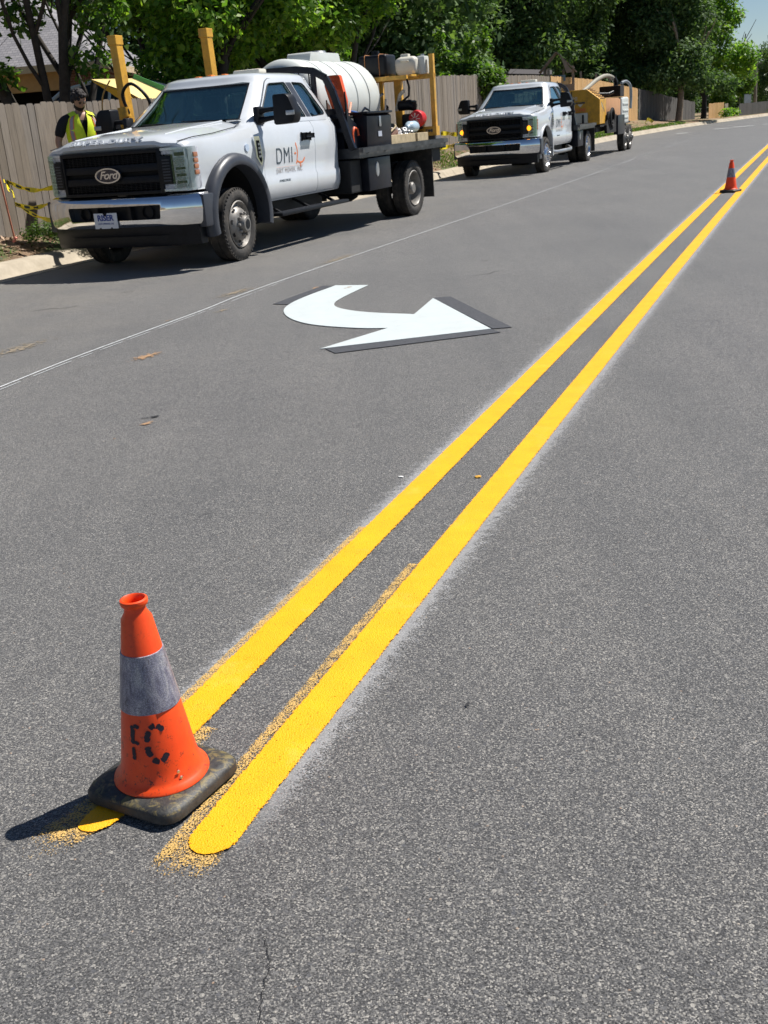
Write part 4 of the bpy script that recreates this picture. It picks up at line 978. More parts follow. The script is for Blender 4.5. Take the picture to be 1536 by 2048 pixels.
    # fender flares
    for sg in (1, -1):
        mb = MB(); n = 26
        ro, ri2 = (.70, .565) if flares else (.63, .572)
        rings = []
        for i in range(n + 1):
            a = R(-14) + R(208) * i / n
            yo = 1.075 if flares else 1.012
            pr_ = [(ri2, .90), (ri2, yo - .004), (ri2 + .02, yo + .004), ((ro + ri2) / 2, yo + .004), (ro - .015, yo - .03), (ro, .985), (ro - .03, .93)]
            rings.append([(r * math.cos(a), sg * y, max(.50 + r * math.sin(a) * (.98), .34)) for r, y in pr_])
        mb.loft(rings, True, True); mb.build('fender_flare', M_GREYPL if flares else M_CAR, T, 50)
        # inner arch liner
        mb = MB(); mb.lathe([(.572, .45), (.572, .99)] if sg > 0 else [(.572, -.99), (.572, -.45)], 'y', (0, 0, .50), n=30, a0=R(-5), a1=R(185)); mb.build('wheel_well', M_DARK, T, 50, fix=False)
        # side vent
        mb = MB(); mb.prism(roundpoly([(-.475, 1.335), (-.60, 1.335), (-.64, 1.06), (-.595, 1.0), (-.50, 1.10)], .015), 'y', sg * .985, sg * 1.012); vt = mb.build('fender_vent', M_CHROME, T, 40)
        mb = MB(); mb.prism(roundpoly([(-.52, 1.29), (-.585, 1.29), (-.612, 1.07), (-.59, 1.04), (-.535, 1.11)], .01), 'y', sg * 1.0, sg * 1.0165); mb.build('vent_inset', M_DARK, vt, 40)
        mb = MB()
        for k in range(4): mb.box(-.60 + k * .002, -.545, sg * 1.0165, sg * 1.019, 1.10 + k * .045, 1.125 + k * .045)
        mb.build('vent_badge', M_STEEL, vt, 0)
        if sg > 0:
            mb = MB(); mb.lathe([(0, 1.0045), (.042, 1.0045), (.042, 0.99)], 'y', (-.32, 0, 1.22), n=20); mb.build('round_sticker', simple('pale_blue_sticker', (.50, .60, .74), .5), T, 0)
        # mirrors
        mb = MB(); my = 1.30
        mpoly = roundpoly([(my - .155, 1.44), (my + .10, 1.45), (my + .135, 1.56), (my + .05, 1.775), (my - .145, 1.775)], [.04, .04, .04, .06, .03], 5)
        m2 = MB(); m2.prism([(sg * a, b) for a, b in mpoly], 'x', -.92, -.74)
        mi_ = m2.build('side_mirror', M_BLKPL, T, 50, bevel=.018)
        mb = MB(); mb.prism([(sg * (my + (a - my) * .86), 1.61 + (b - 1.61) * .86) for a, b in mpoly], 'x', -.924, -.921); mb.build('mirror_glass', M_MIRR, mi_, 0)
        mb = MB(); mb.tube([(-.78, sg * .93, 1.60), (-.80, sg * 1.02, 1.615), (-.82, sg * 1.18, 1.62)], [.045, .030, .022], 10); mb.tube([(-.76, sg * .94, 1.50), (-.79, sg * 1.03, 1.515), (-.82, sg * 1.18, 1.53)], [.042, .030, .024], 10)
        mb.rbox(-.86, -.70, sg * .90 if sg > 0 else -.965, sg * .965 if sg > 0 else -.90, 1.455, 1.66, .025); mb.build('mirror_arm', M_BLKPL, mi_, 50)
        mb = MB(); mb.rbox(-.745, -.732, (my + .02) * sg if sg > 0 else -(my + .13), (my + .13) * sg if sg > 0 else -(my + .02), 1.54, 1.59, .005); mb.build('mirror_lamp', M_LENS if False else M_STEEL, mi_, 40)
        # running board
        if flares:
            mb = MB(); mb.rbox(-2.70, -.82, sg * .93 if sg > 0 else -1.10, sg * 1.10 if sg > 0 else -.93, .40, .445, .018)
            for x in (-1.0, -1.75, -2.5): mb.bar((x, sg * .75, .55), (x, sg * 1.0, .42), .04, .03)
            rb = mb.build('running_board', M_BLKPL, T, 40)
            mb = MB()
            for i in range(44): mb.box(-2.62 + i * .04, -2.60 + i * .04, sg * .965 if sg > 0 else -1.075, sg * 1.075 if sg > 0 else -.965, .445, .4485)
            mb.build('step_tread', M_GREYPL, rb, 0)
        else:
            mb = MB(); mb.tube([(-.62, sg * .86, .50), (-.80, sg * .98, .44), (-1.0, sg * 1.02, .43), (-2.35, sg * 1.02, .43), (-2.55, sg * .98, .45), (-2.68, sg * .86, .50)], .042, 12); mb.build('running_board', M_STEEL, T, 50)
    # roof lamps, light bar
    for y in (-.60, -.19, 0, .19, .60):
        mb = MB(); zl = [2.066, 2.060, 2.025][0 if y == 0 else (1 if abs(y) < .5 else 2)]; mb.rbox(-1.38 - .10 * abs(y), -1.28 - .10 * abs(y), y - .038, y + .038, zl - .04, zl + .018, .02); mb.build('roof_marker_lamp', M_AMBER, T, 60)
    mb = MB(); mb.rbox(-2.42, -2.22, -.22, .18, 2.09, 2.155, .025); bl = mb.build('warning_light', M_CREAM, T, 50)
    mb = MB(); mb.rbox(-2.40, -2.24, -.20, -.14, 2.10, 2.158, .02); mb.rbox(-2.40, -2.24, .10, .16, 2.10, 2.158, .02); mb.box(-2.36, -2.28, -.15, .10, 2.07, 2.095); mb.build('beacon_lens', M_AMBER, bl, 50)
    # ---- chassis & wheels
    mb = MB()
    for sg in (1, -1): mb.box(bed1 + .15, .85, sg * .43 - .04, sg * .43 + .04, .58, .78)
    mb.box(rear_x - .1, rear_x + .1, -.8, .8, .34, .5); mb.lathe([(0, -.16), (.16, -.12), (.18, 0), (.16, .12), (0, .16)], 'x', (rear_x, 0, .42), n=14)
    mb.box(-.08, .08, -.85, .85, .36, .46); mb.box(-.6, .5, -.35, .35, .42, .7)
    mb.rbox(-2.6, -1.2, .35, .75, .36, .60, .05); mb.rbox(-2.6, -1.2, -.75, -.35, .36, .60, .05); mb.tube([(-.5, -.2, .4), (-4.2, -.2, .42)], .06, 10)
    mb.build('chassis', M_FRAME, T, 40)
    rw_ = .405
    fk = 'steel_front' if rimkind == 'steel' else 'shiny_front'; rk = 'steel_rear' if rimkind == 'steel' else 'shiny_rear'
    for sg in (1, -1):
        wf = wheel(T, 0, sg * 1.0, rw_, .225, sg, fk)
        if flares: wf.rotation_euler = (0, 0, (0 if sg > 0 else math.pi) + R(4))
        wheel(T, rear_x, sg * (1.15 if flares else 1.06), rw_, .225, sg, rk, dual=True)
    # ---- flatbed
    mb = MB(); mb.box(bed1, bed0, -bw, bw, zb_ - .05, zb_)
    for x in [bed0 - .2 - i * .45 for i in range(int((bed0 - bed1 - .2) / .45) + 1)]: mb.box(x - .04, x + .04, -bw + .02, bw - .02, zb_ - .13, zb_ - .05)
    bd = mb.build('flatbed', M_BLKMET, T, 0)
    mb = MB()
    for sg in (1, -1):
        mb.box(bed1, bed0, sg * bw if sg > 0 else -(bw+.035), sg * (bw+.035) if sg > 0 else -bw, zb_ - .12, zb_ + .01)
        mb.box(bed1, bed0, sg * (bw+.075) if sg > 0 else -(bw+.087), sg * (bw+.087) if sg > 0 else -(bw+.075), zb_ - .055, zb_ + .005)
        x = bed0 - .25
        while x > bed1: mb.box(x - .03, x + .03, sg * (bw+.035) if sg > 0 else -(bw+.075), sg * (bw+.075) if sg > 0 else -(bw+.035), zb_ - .06, zb_ - .0); x -= .6
    mb.box(bed1 - .04, bed1, -bw - .035, bw + .035, zb_ - .14, zb_ + .01); mb.box(bed0, bed0 + .02, -bw - .035, bw + .035, zb_ - .12, zb_ + .01)
    mb.build('side_rail', simple('worn_rail_steel', (.035, .038, .045), .35, .3, var=.4, scale=5, dirt=(.16, .16, .16, .5)), bd, 0)
    # headache rack
    mb = MB(); xr = bed0 + .06
    outl = [(1.17 * (bw / 1.2), zb_), (1.12 * (bw / 1.2), 1.20), (1.03 * rz, 1.50), (.93 * rz, 1.82 * rz + .0), (.84 * rz, 1.99 * rz), (.66, 2.09 * rz), (.42, 2.125 * rz), (0, 2.13 * rz)]
    outl = outl + [(-a, b) for a, b in reversed(outl[:-1])]
    pth = [(xr, a, b) for a, b in outl]
    for i in range(len(pth) - 1): mb.bar(pth[i], pth[i + 1], .085, .06, up=(1, 0, 0))
    for y in (-.66, .66): mb.bar((xr, y, zb_), (xr, y, 2.08 * rz), .06, .05, up=(1, 0, 0))
    for z in (1.32, 1.50): mb.bar((xr, -1.05, z), (xr, 1.05, z), .05, .05, up=(1, 0, 0))
    for i in range(9): mb.bar((xr, -.60 + i * .15, 1.5), (xr, -.60 + i * .15, 2.08), .012, .02, up=(1, 0, 0))
    for z in (1.64, 1.78, 1.92): mb.bar((xr, -.64, z), (xr, .64, z), .012, .02, up=(1, 0, 0))
    mb.prism([(xr - .03, zb_), (xr - .62, zb_), (xr - .55, zb_ + .14), (xr - .35, zb_ + .30), (xr - .10, 1.48), (xr - .03, 1.8)], 'y', bw - .12, bw - .10)
    mb.prism([(xr - .03, zb_), (xr - .62, zb_), (xr - .55, zb_ + .14), (xr - .35, zb_ + .30), (xr - .10, 1.48), (xr - .03, 1.8)], 'y', -bw + .10, -bw + .12)
    mb.build('headache_rack', M_BLKMET, T, 0)
    mb = MB(); mb.prism([(xr - .055, zb_), (xr - .055, 1.6), (xr - .045, 1.6), (xr - .045, zb_)], 'y', -1.02, 1.02)
    mb.build('rack_panel', M_BLKMET, T, 0)
    return T, bd

TY = -2.00972138
t1, bed_1 = truck('large white flatbed truck with a white water tank, parked nearest the camera', (-2.286, 13.079, 0.0), TY, True, True, False, group='white flatbed trucks at the kerb')
t2, bed_2 = truck('white flatbed truck with lit amber lamps, parked behind and pulling a yellow trailer', (3.596, 26.955, -0.02), -1.98339, False, False, True, door2=True, rimkind='shiny', rear_x=-4.35, bed1=-4.95, zb_=.98, bw=1.07, rz=.955, group='white flatbed trucks at the kerb')

# ---- truck 1: boxes under and on the bed, mud flaps (fixed to it)
def under(T, x0, x1, z0, z1, W=1.20):
    for sg in (1, -1):
        y0, y1 = (W, .72) if sg > 0 else (-.72, -W)
        mb = MB(); mb.rbox(x1, x0, min(y0, y1), max(y0, y1), z0, z1, .012); ub = mb.build('underbody_box', M_BLKMET, T, 30)
        f = (W + .003) * sg
        mb = MB(); mb.rbox(x1 + .015, x0 - .015, min(f, f - .02 * sg), max(f, f - .02 * sg), z0 + .03, z1 - .015, .006); dr = mb.build('box_door', M_BLKMET, ub, 30)
        mb = MB(); cx = (x0 + x1) / 2 + .1; mb.lathe([(0, W + .014), (.05, W + .013), (.055, W)] if sg > 0 else [(0.055, -W), (.05, -W - .013), (0, -W - .014)], 'y', (cx, 0, 0), n=18)
        for i, v in enumerate(mb.v): mb.v[i] = (v[0], v[1], v[2] * 1.9 + (z0 + z1) / 2 + .06)
        mb.build('paddle_latch', M_STEEL, ub, 40)
under(t1, -3.18, -3.95, .50, .93)
mb = MB(); mb.rbox(-3.15, -2.80, -1.1, 1.1, .50, .93, .02); mb.build('box_filler', M_FRAME, t1, 0)
for sg in (1, -1):
    mb = MB(); mb.box(-5.62, -5.60, sg * .72 if sg > 0 else -1.20, sg * 1.20 if sg > 0 else -.72, .22, .95); mb.build('mud_flap', M_TYRE, t1, 0)
mb = MB(); mb.box(-6.10, -5.75, -1.15, 1.15, .74, .94); mb.build('rear_sill', M_FRAME, t1, 0)
under(t2, -3.05, -3.70, .45, .84, 1.06)
for sg in (1, -1):
    mb = MB(); mb.box(-4.90, -4.88, sg * .72 if sg > 0 else -1.12, sg * 1.12 if sg > 0 else -.72, .25, .86); mb.build('mud_flap', M_TYRE, t2, 0)

# ---- load of truck 1 (things resting on it)
M1 = Matrix.Translation((-2.286, 13.079, 0)) @ Matrix.Rotation(TY, 4, 'Z')
def on1(name, label, cat, x, y, z, rot=0, group=None):
    p = M1 @ Vector((x, y, z)); return thing(name, label, cat, p, TY + rot, group)
ZD = 1.072
tk = on1('water_tank', 'large white cylindrical water tank lying on the near truck bed', 'tank', -4.22, -.02, ZD)
L2 = 1.08; rr = .565
mb = MB(); prof = [(0, -L2 - .10), (rr * .5, -L2 - .08), (rr * .82, -L2 - .035), (rr * .96, -L2 + .02), (rr, -L2 + .09)]
for xx in (-.62, -.2, .22, .64): prof += [(rr, xx - .02), (rr - .014, xx - .012), (rr - .014, xx + .012), (rr, xx + .02)]
prof += [(rr, L2 - .09), (rr * .96, L2 - .02), (rr * .82, L2 + .035), (rr * .5, L2 + .08), (0, L2 + .10)]
mb.lathe(prof, 'x', (0, 0, .10 + rr), n=56); shell = mb.build('tank_shell', M_TANK, tk, 50)
mb = MB(); mb.prism(roundpoly([(-.50, rr * 2 + .06), (.52, rr * 2 + .06), (.46, rr * 2 + .19), (-.44, rr * 2 + .19)], .03), 'y', -.19, .19); mb.build('filler_neck', M_TANK, shell, 40, bevel=.012)
mb = MB(); mb.lathe([(0, rr * 2 + .225), (.15, rr * 2 + .22), (.165, rr * 2 + .19)], 'z', (-.05, 0, 0), n=24); mb.build('tank_lid', M_STEEL, shell, 40)
mb = MB()
for xx in (-.6, .6): mb.prism([(-.55, 0), (.55, 0), (.5, .28), (.3, .14), (0, .10), (-.3, .14), (-.5, .28)], 'x', xx - .05, xx + .05)
mb.build('cradle', M_BLKMET, tk, 0)
mb = MB()
for xx in (-.62, .22): mb.lathe([(rr + .003, xx - .010), (rr + .006, xx), (rr + .003, xx + .010)], 'x', (0, 0, .10 + rr), n=56)
mb.build('strap', simple('dark_strap', (.10, .12, .13), .6), tk, 40, fix=False)

bx_ = on1('toolbox', 'black steel toolbox standing on the near truck bed beside the water tank', 'toolbox', -3.62, .98, ZD)
mb = MB(); mb.prism([(-.22, 0), (.22, 0), (.24, .40), (.18, .44), (-.22, .44)], 'x', -.42, .42); ob = mb.build('box_shell', M_BLKMET, bx_, 30, bevel=.008)
mb = MB(); mb.rbox(-.44, .44, -.24, .255, .435, .465, .01); mb.build('lid', M_BLKMET, bx_, 30)
mb = MB(); mb.rbox(-.04, .03, .236, .25, .26, .40, .01); mb.build('latch', M_STEEL, bx_, 30)
mb = MB(); mb.rbox(-.06, .06, .232, .2375, .13, .20, .002); mb.build('label_plate', simple('pale_sticker', (.42, .45, .52), .5), bx_, 0)
bin_ = on1('black_bin', 'open black plastic bin of tools between the cab and the toolbox', 'bin', -3.05, .80, ZD)
mb = MB(); pl = roundpoly([(-.14, -.26), (.14, -.26), (.14, .22), (-.14, .22)], .04)
mb.loft([[(x * k, y * k, z) for x, y in pl] for k, z in ((.88, 0), (1.0, .40), (1.04, .41), (1.04, .43), (.96, .43), (.86, .03))], True, True); mb.build('bin_shell', M_DARK, bin_, 40)
def tool(name, label, cat, p0, p1, r, m, head=None):
    c = M1 @ Vector(p0); t = thing(name, label, cat, c, TY); d = Vector(p1) - Vector(p0)
    mb = MB(); mb.tube([(0, 0, 0), d], r, 8); mb.build('handle', m, t, 50)
    if head: head(t, d)
    return t
tool('shovel', 'pinkish wooden tool handle leaning out over the black bin', 'shovel', (-3.03, 1.02, 1.44), (-3.62, .80, 1.67), .018, M_PINKW, lambda t, d: MB().rbox(-.06, .10, -.05, .05, -.04, .02, .012).build('grip', M_STEEL, t, 40))
tool('pick', 'blue handled pick lying against the water tank', 'pick', (-3.25, .80, 1.60), (-3.75, .95, 1.50), .016, M_BLUEPL, lambda t, d: MB().tube([d + Vector((0, 0, 0)) + Vector(v) for v in ((.16, 0, .02), (.0, 0, .09), (-.16, 0, .05))], [.010, .018, .010], 6).build('pick_head', M_BLKMET, t, 50))
rk = on1('rake', 'rust brown toothed board leaning on the white tank', 'board', -3.02, .72, 1.42)
mb = MB(); mb.prism([(0, .30), (.0, 0), (-.32, -.0)] + [(-.32 + i * .04 + (.03 if i % 2 else 0), .02 + i * .035) for i in range(1, 8)], 'y', -.01, .01); mb.build('board', M_BROWN, rk, 0)
bar_ = on1('orange_barrier', 'tall orange plastic barrier stood behind the cab of the near truck', 'barrier', -3.00, .93, 1.10)
mb = MB(); outl = roundpoly([(-.10, .45), (.09, .45), (.10, .60), (.03, .92), (-.17, .92), (-.20, .80)], .03); mb.prism(outl, 'x', -.05, .03)
mb.tube([(-.01, .0, .45), (-.01, .0, 0)], .02, 8); mb.lathe([(.03, .035), (.045, .05), (.06, .035)], 'x', (0, -.07, .80), n=16)
for z in (.55, .64, .73): mb.rbox(.03, .045, -.09, .04, z, z + .03, .008)
mb.build('barrier_body', M_ORANGE, bar_, 40)
hn = on1('cargo_hook', 'small orange loop hook sticking up beside the black toolbox', 'hook', -3.02, 1.10, 1.12)
mb = MB(); mb.tube([(0.05, 0, .0), (.06, 0, .15), (.0, 0, .22), (-.10, 0, .20), (-.12, 0, .12)], .02, 8); mb.build('loop', M_ORANGE, hn, 50)

# rack with pump
rk = on1('pump_rack', 'yellow steel rack at the tail of the near truck bed', 'rack', -5.80, 0, ZD)
mb = MB(); mb.bar((0, 1.20, .17), (0, 1.20, 1.25), .07, .07); mb.build('post', M_YWOOD, rk, 0)
mb = MB(); mb.bar((0, .62, .17), (0, .62, .90), .12, .08); mb.build('post', M_YWOOD, rk, 0)
mb = MB(); mb.bar((0, .33, .17), (0, .33, .90), .06, .06); mb.build('post', M_YWOOD, rk, 0)
mb = MB(); mb.bar((0, -.9, .17), (0, -.9, 1.25), .07, .07); mb.build('post', M_YWOOD, rk, 0)
mb = MB(); mb.bar((0, -.95, .935), (0, 1.235, .935), .09, .07); mb.bar((.42, -.95, .935), (.42, .95, .935), .06, .06)
for y in (-.9, -.1, .6, 1.0): mb.bar((0, y, .955), (.42, y, .955), .05, .03)
mb.build('shelf', M_YWOOD, rk, 0)
mb = MB(); mb.bar((.03, 1.02, .13), (.03, 1.26, .13), .14, .14); mb.bar((.0, -.95, .13), (.0, 1.0, .13), .08, .08); mb.build('foot_rail', M_YWOOD, rk, 0)
mb = text_mb('DMI', .06, frame((.101, 1.14, .135), (0, 1, 0), (0, 0, 1)), .001, 1.1, bold=.003); mb.build('foot_lettering', M_INKDK, rk, 0)
mb = MB(); mb.rbox(-.25, .02, -1.2, 1.2, .0, .11, .01); mb.build('base_plate', simple('dull_grey_plate', (.16, .16, .17), .5), rk, 0)
c1_ = on1('fuel_tank', 'black fuel tank strapped on the shelf of the yellow rack', 'fuel tank', -5.62, .36, 2.045)
mb = MB(); mb.rbox(-.20, .20, -.24, .24, 0, .32, .05, seg=3); ft = mb.build('tank_body', M_BLKPL, c1_, 50)
mb = MB(); mb.lathe([(0, .39), (.06, .385), (.065, .31)], 'z', (0, -.02, 0), n=16); mb.build('cap', M_BLKPL, c1_, 50)
mb = MB()
for y in (-.12, .12): mb.tube([(.204, y, 0), (.204, y, .30), (.17, y, .325), (-.2, y, .325)], .006, 5)
mb.build('strap', simple('orange_strap', (.5, .2, .06), .7), c1_, 0)
c2_ = on1('white_jug', 'cream plastic jug on the shelf of the yellow rack', 'jug', -5.66, .86, 2.035)
mb = MB(); pl = roundpoly([(-.13, -.17), (.13, -.17), (.13, .17), (-.13, .17)], .05)
mb.loft([[(x * k, y * k2, z) for x, y in pl] for k, k2, z in ((.7, .6, 0), (.92, .9, .03), (1, 1, .08), (1, 1.03, .17), (.9, 1.0, .23), (.5, .6, .27))], True, True); mb.build('jug_body', M_CREAM, c2_, 50)
mb = MB(); mb.rbox(-.05, .05, -.10, .03, .25, .31, .015); mb.build('jug_cap', M_CREAM, c2_, 50)
mb = MB(); mb.tube([(.11, -.06, .20), (.15, -.05, .21), (.15, .06, .205), (.11, .07, .19)], .011, 6); mb.build('jug_handle', M_CREAM, c2_, 50)
c3_ = on1('white_jug', 'smaller white jug beside the right post of the yellow rack', 'jug', -5.78, 1.06, 2.04)
mb = MB(); mb.rbox(-.10, .10, -.07, .07, 0, .26, .03); mb.build('jug_body', M_TANK, c3_, 50); mb = MB(); mb.lathe([(0, .29), (.03, .288), (.032, .25)], 'z', n=12); mb.build('jug_cap', M_STEEL, c3_, 50)

pp = on1('petrol_pump', 'red and black petrol engine pump under the yellow rack', 'pump', -5.62, .93, 1.24)
mb = MB(); mb.rbox(-.16, .14, -.16, .12, .0, .24, .04); mb.build('engine_block', M_BLKPL, pp, 40)
mb = MB(); mb.lathe([(0, .19), (.07, .185), (.115, .16), (.13, .10), (.12, .0)], 'x', (0, .09, .16), n=22); fs_ = mb.build('recoil_cover', M_RED, pp, 40)
mb = MB()
for k in range(8):
    a = k * math.pi / 4; mb.bar((.195, .09 + .02 * math.cos(a), .16 + .02 * math.sin(a)), (.185, .09 + .08 * math.cos(a), .16 + .08 * math.sin(a)), .012, .006)
mb.build('fan_slots', M_CREAM, fs_, 0)
mb = MB(); mb.tube([(.0, -.24, .36), (.0, -.06, .37), (.02, .03, .33)], [.075, .08, .06], 12); mb.tube([(.0, .0, .30), (.03, .02, .42)], [.05, .045], 12); mb.build('air_filter', M_BLKPL, pp, 50)
mb = MB(); mb.tube([(-.02, -.30, .30), (0, -.22, .52), (.02, -.14, .58)], .03, 8); mb.build('exhaust', M_CREAM, pp, 50)
mb = MB(); mb.tube([(.0, -.10, .80), (.01, -.05, .62), (.0, -.07, .50), (0, -.2, .42)], .017, 8); mb.build('hose', M_BLKPL, pp, 50)
p2_ = on1('water_pump', 'dark water pump with chrome pipes behind the rack post', 'pump', -5.45, .45, 1.10)
mb = MB(); mb.rbox(-.15, .15, -.14, .16, 0, .26, .04); mb.tube([(-.1, 0, .2), (-.1, .05, .45), (.02, .1, .5)], .035, 10); mb.lathe([(0, .15), (.09, .14), (.11, .02)], 'x', (.1, .03, .22), n=18); mb.build('pump_body', M_BLKPL, p2_, 45)
mb = MB(); mb.tube([(.1, -.05, .3), (.12, -.04, .62), (.0, .05, .70)], .022, 8); mb.tube([(.1, .10, .35), (.12, .14, .62)], .018, 8); mb.lathe([(.05, .0), (.05, .02), (0, .02)], 'x', (.17, .03, .36), n=14); mb.build('pump_pipe', M_STEEL, p2_, 50)
# loose stuff near the bed side
for i, (x, y, ln, hh, m, lb) in enumerate([(-4.55, 1.13, .92, .125, M_WOODRAW, 'long pale timber block along the side of the near truck bed'), (-5.32, 1.13, .44, .12, M_WOODRAW, 'short pale timber block behind the long one on the truck bed')]):
    o = on1('timber_block', lb, 'timber', x, y, ZD + .002); MB().rbox(-ln / 2, ln / 2, -.05, .05, 0, hh, .006).build('block', m, o, 0)
o = on1('clear_bottle', 'pale blue plastic bottle lying on the bed under the rack', 'bottle', -5.25, 1.02, ZD + .13)
MB().lathe([(0, -.17), (.075, -.165), (.085, -.12), (.085, .06), (.06, .12), (.028, .15), (.028, .18), (0, .18)], 'x', (0, 0, .085), n=18).build('bottle_body', M_LBLUE, o, 50)
o = on1('plastic_bag', 'crumpled white plastic bag on the truck bed beside the toolbox', 'bag', -4.72, .95, ZD + .13)
bm = bmesh.new(); bmesh.ops.create_icosphere(bm, subdivisions=3, radius=.12)
for v in bm.verts: v.co *= 1 + .28 * math.sin(v.co.x * 60 + v.co.z * 40) * math.cos(v.co.y * 55); v.co.z = max(v.co.z * .8, -.08)
mb = MB(); mb.bm(bm); mb.build('bag_body', simple('white_film', (.72, .70, .69), .35), o, 30)
o = on1('canvas_bundle', 'brown canvas and strap bundle on the truck bed', 'bundle', -4.50, .85, ZD)
bm = bmesh.new(); bmesh.ops.create_icosphere(bm, subdivisions=3, radius=.25)
for v in bm.verts: v.co *= 1 + .18 * math.sin(v.co.x * 25 + v.co.z * 17) * math.cos(v.co.y * 28); v.co.z = max(v.co.z * .55 + .12, 0.0); v.co.x *= 1.3
mb = MB(); mb.bm(bm); mb.build('bundle_body', M_BROWN, o, 30)
MB().tube([(-.3, .1, .26), (0, .24, .24), (.3, .2, .12)], .012, 6).build('bundle_strap', M_WOODRAW, o, 30)
o = on1('steel_chain', 'dark coil of chain beside the bottle on the truck bed', 'chain', -5.0, 1.0, ZD)
mb = MB()
for k in range(16): mb.lathe([(.028 + .008 * math.cos(a), .008 * math.sin(a)) for a in [i * math.pi / 3 for i in range(7)]], 'z', n=10, M=Matrix.Translation((random.uniform(-.16, .16), random.uniform(-.1, .1), random.uniform(.12, .2))) @ Matrix.Rotation(random.uniform(0, 3), 4, 'X') @ Matrix.Rotation(random.uniform(0, 3), 4, 'Y'))
mb.rbox(-.2, .2, -.12, .1, 0, .12, .02); mb.build('chain_links', M_STEEL, o, 50)

# ------------------------------------------------------------------ yellow trailer behind truck 2
M2m = Matrix.Translation((3.596, 26.955, 0)) @ Matrix.Rotation(-1.98339, 4, 'Z')
tr = thing('vacuum_trailer', 'yellow vacuum excavator trailer with arched grey hose behind the far truck', 'trailer', M2m @ Vector((-10.27, 0, 0)), -1.98339)
X0 = 10.27
mb = MB()
for sg in (1, -1): mb.box(-11.2 + X0, -6.35 + X0, sg * .80 - .05, sg * .80 + .05, .68, .82)
mb.box(-11.2 + X0, -6.35 + X0, -.98, .98, .82, .87)
mb.bar((-6.35 + X0, .7, .72), (-5.5 + X0, 0, .62), .10, .12); mb.bar((-6.35 + X0, -.7, .72), (-5.5 + X0, 0, .62), .10, .12); mb.rbox(-5.6 + X0, -5.35 + X0, -.07, .07, .56, .68, .02)
mb.bar((-6.5 + X0, .3, .10), (-6.5 + X0, .3, .75), .08, .08); mb.build('trailer_frame', M_FRAME, tr, 0)
for i, x in enumerate((-9.86, -10.68)):
    for sg in (1, -1): wheel(tr, x + X0, sg * 1.08, .385, .22, sg, 'steel_front')
yb = MB(); face = [(-.98, 1.23), (.64, 1.23), (.64, .90), (.98, .90), (.98, 1.57), (.60, 1.86), (-.98, 1.84)]
yb.prism(face, 'x', -7.20 + X0, -6.30 + X0); hs = yb.build('engine_housing', M_YSTEEL, tr, 0, bevel=.012)
mb = MB()
for i in range(7):
    f = i / 6; y, z = .97 + (.62 - .97) * f, 1.585 + (1.855 - 1.585) * f; mb.bar((-7.12 + X0, y, z + .008), (-6.42 + X0, y, z + .008), .02, .02)
mb.build('louvre', M_BROWN, hs, 0)
mb = MB(); mb.box(-6.298 + X0, -6.294 + X0, .04, .045, 1.25, 1.84); mb.box(-6.298 + X0, -6.292 + X0, -.40, -.34, 1.62, 1.69); mb.build('panel_gap', M_DARK, hs, 0)
fr_ = lambda y, z: frame((-6.294 + X0, y, z), (0, 1, 0), (0, 0, 1))
mb = text_mb('DMI', .15, fr_(.22, 1.62), .001, .9); mb.build('panel_lettering', M_CREAM, hs, 0)
mb = text_mb('DIRT MOVER', .055, fr_(.42, 1.50), .001, .9, bold=.003); mb.build('panel_small_lettering', M_INKDK, hs, 0)
mb = text_mb('DMI', .14, fr_(.42, 1.31), .001, 1.3, bold=.003); mb.build('panel_red_lettering', M_INKOR, hs, 0)
mb = MB(); mb.prism([(.34, 1.47), (.50, 1.47), (.42, 1.39)], 'x', -6.296 + X0, -6.292 + X0); mb.build('shield_mark', M_CREAM, hs, 0)
for k, m_ in enumerate((M_CREAM, M_BLKPL)):
    mb = MB(); mb.prism([(-6.95 + X0 - k * .06, 1.22), (-6.88 + X0 - k * .06, 1.25), (-6.50 + X0 - k * .06, 1.50), (-6.55 + X0 - k * .06, 1.42)][::1], 'y', .981, .985); mb.build('side_stripe', m_, hs, 0)
mb = MB(); mb.rbox(-7.1 + X0, -6.28 + X0, -.95, .63, .92, 1.228, .02); bt = mb.build('beige_tank', M_CREAM, tr, 40)
mb = MB()
for y in (-.5, .0, .22, .5): mb.box(-6.278 + X0, -6.262 + X0, y - .025, y + .025, .92, 1.18)
mb.build('hook_bar', M_DARK, bt, 0)
mb = MB(); mb.rbox(-9.58 + X0, -7.22 + X0, -.95, .96, .88, 1.585, .012); mb.build('plywood_box', simple('tan_panel', (.50, .26, .12), .65, var=.1, scale=3), tr, 30)
mb = MB(); mb.rbox(-10.85 + X0, -9.60 + X0, -.98, 1.0, .80, 1.605, .09, seg=4)
for z in (1.0, 1.2, 1.4): mb.rbox(-10.7 + X0, -9.75 + X0, .98, 1.02, z - .03, z + .03, .012)
mb.build('debris_tank', M_TANK, tr, 50)
mb = MB(); mb.rbox(-10.0 + X0, -9.35 + X0, .35, 1.0, 1.62, 1.94, .02); cu_ = mb.build('cooler_box', M_DARK, tr, 0)
mb = MB()
for i in range(9): mb.box(-9.35 + X0, -9.335 + X0, .38, .97, 1.64 + i * .033, 1.65 + i * .033)
mb.build('cooler_fins', M_BLKPL, cu_, 0)
hp = catmull([(-6.9, .35, 1.80), (-7.6, .40, 1.95), (-8.4, .45, 2.12), (-9.2, .55, 2.24), (-9.8, .65, 2.20), (-10.1, .70, 2.06)], 6)
mb = MB(); mb.tube([(p[0] + X0, p[1], p[2]) for p in hp], .062, 12); h_ = mb.build('suction_hose', simple('grey_hose', (.30, .28, .22), .5), tr, 60)
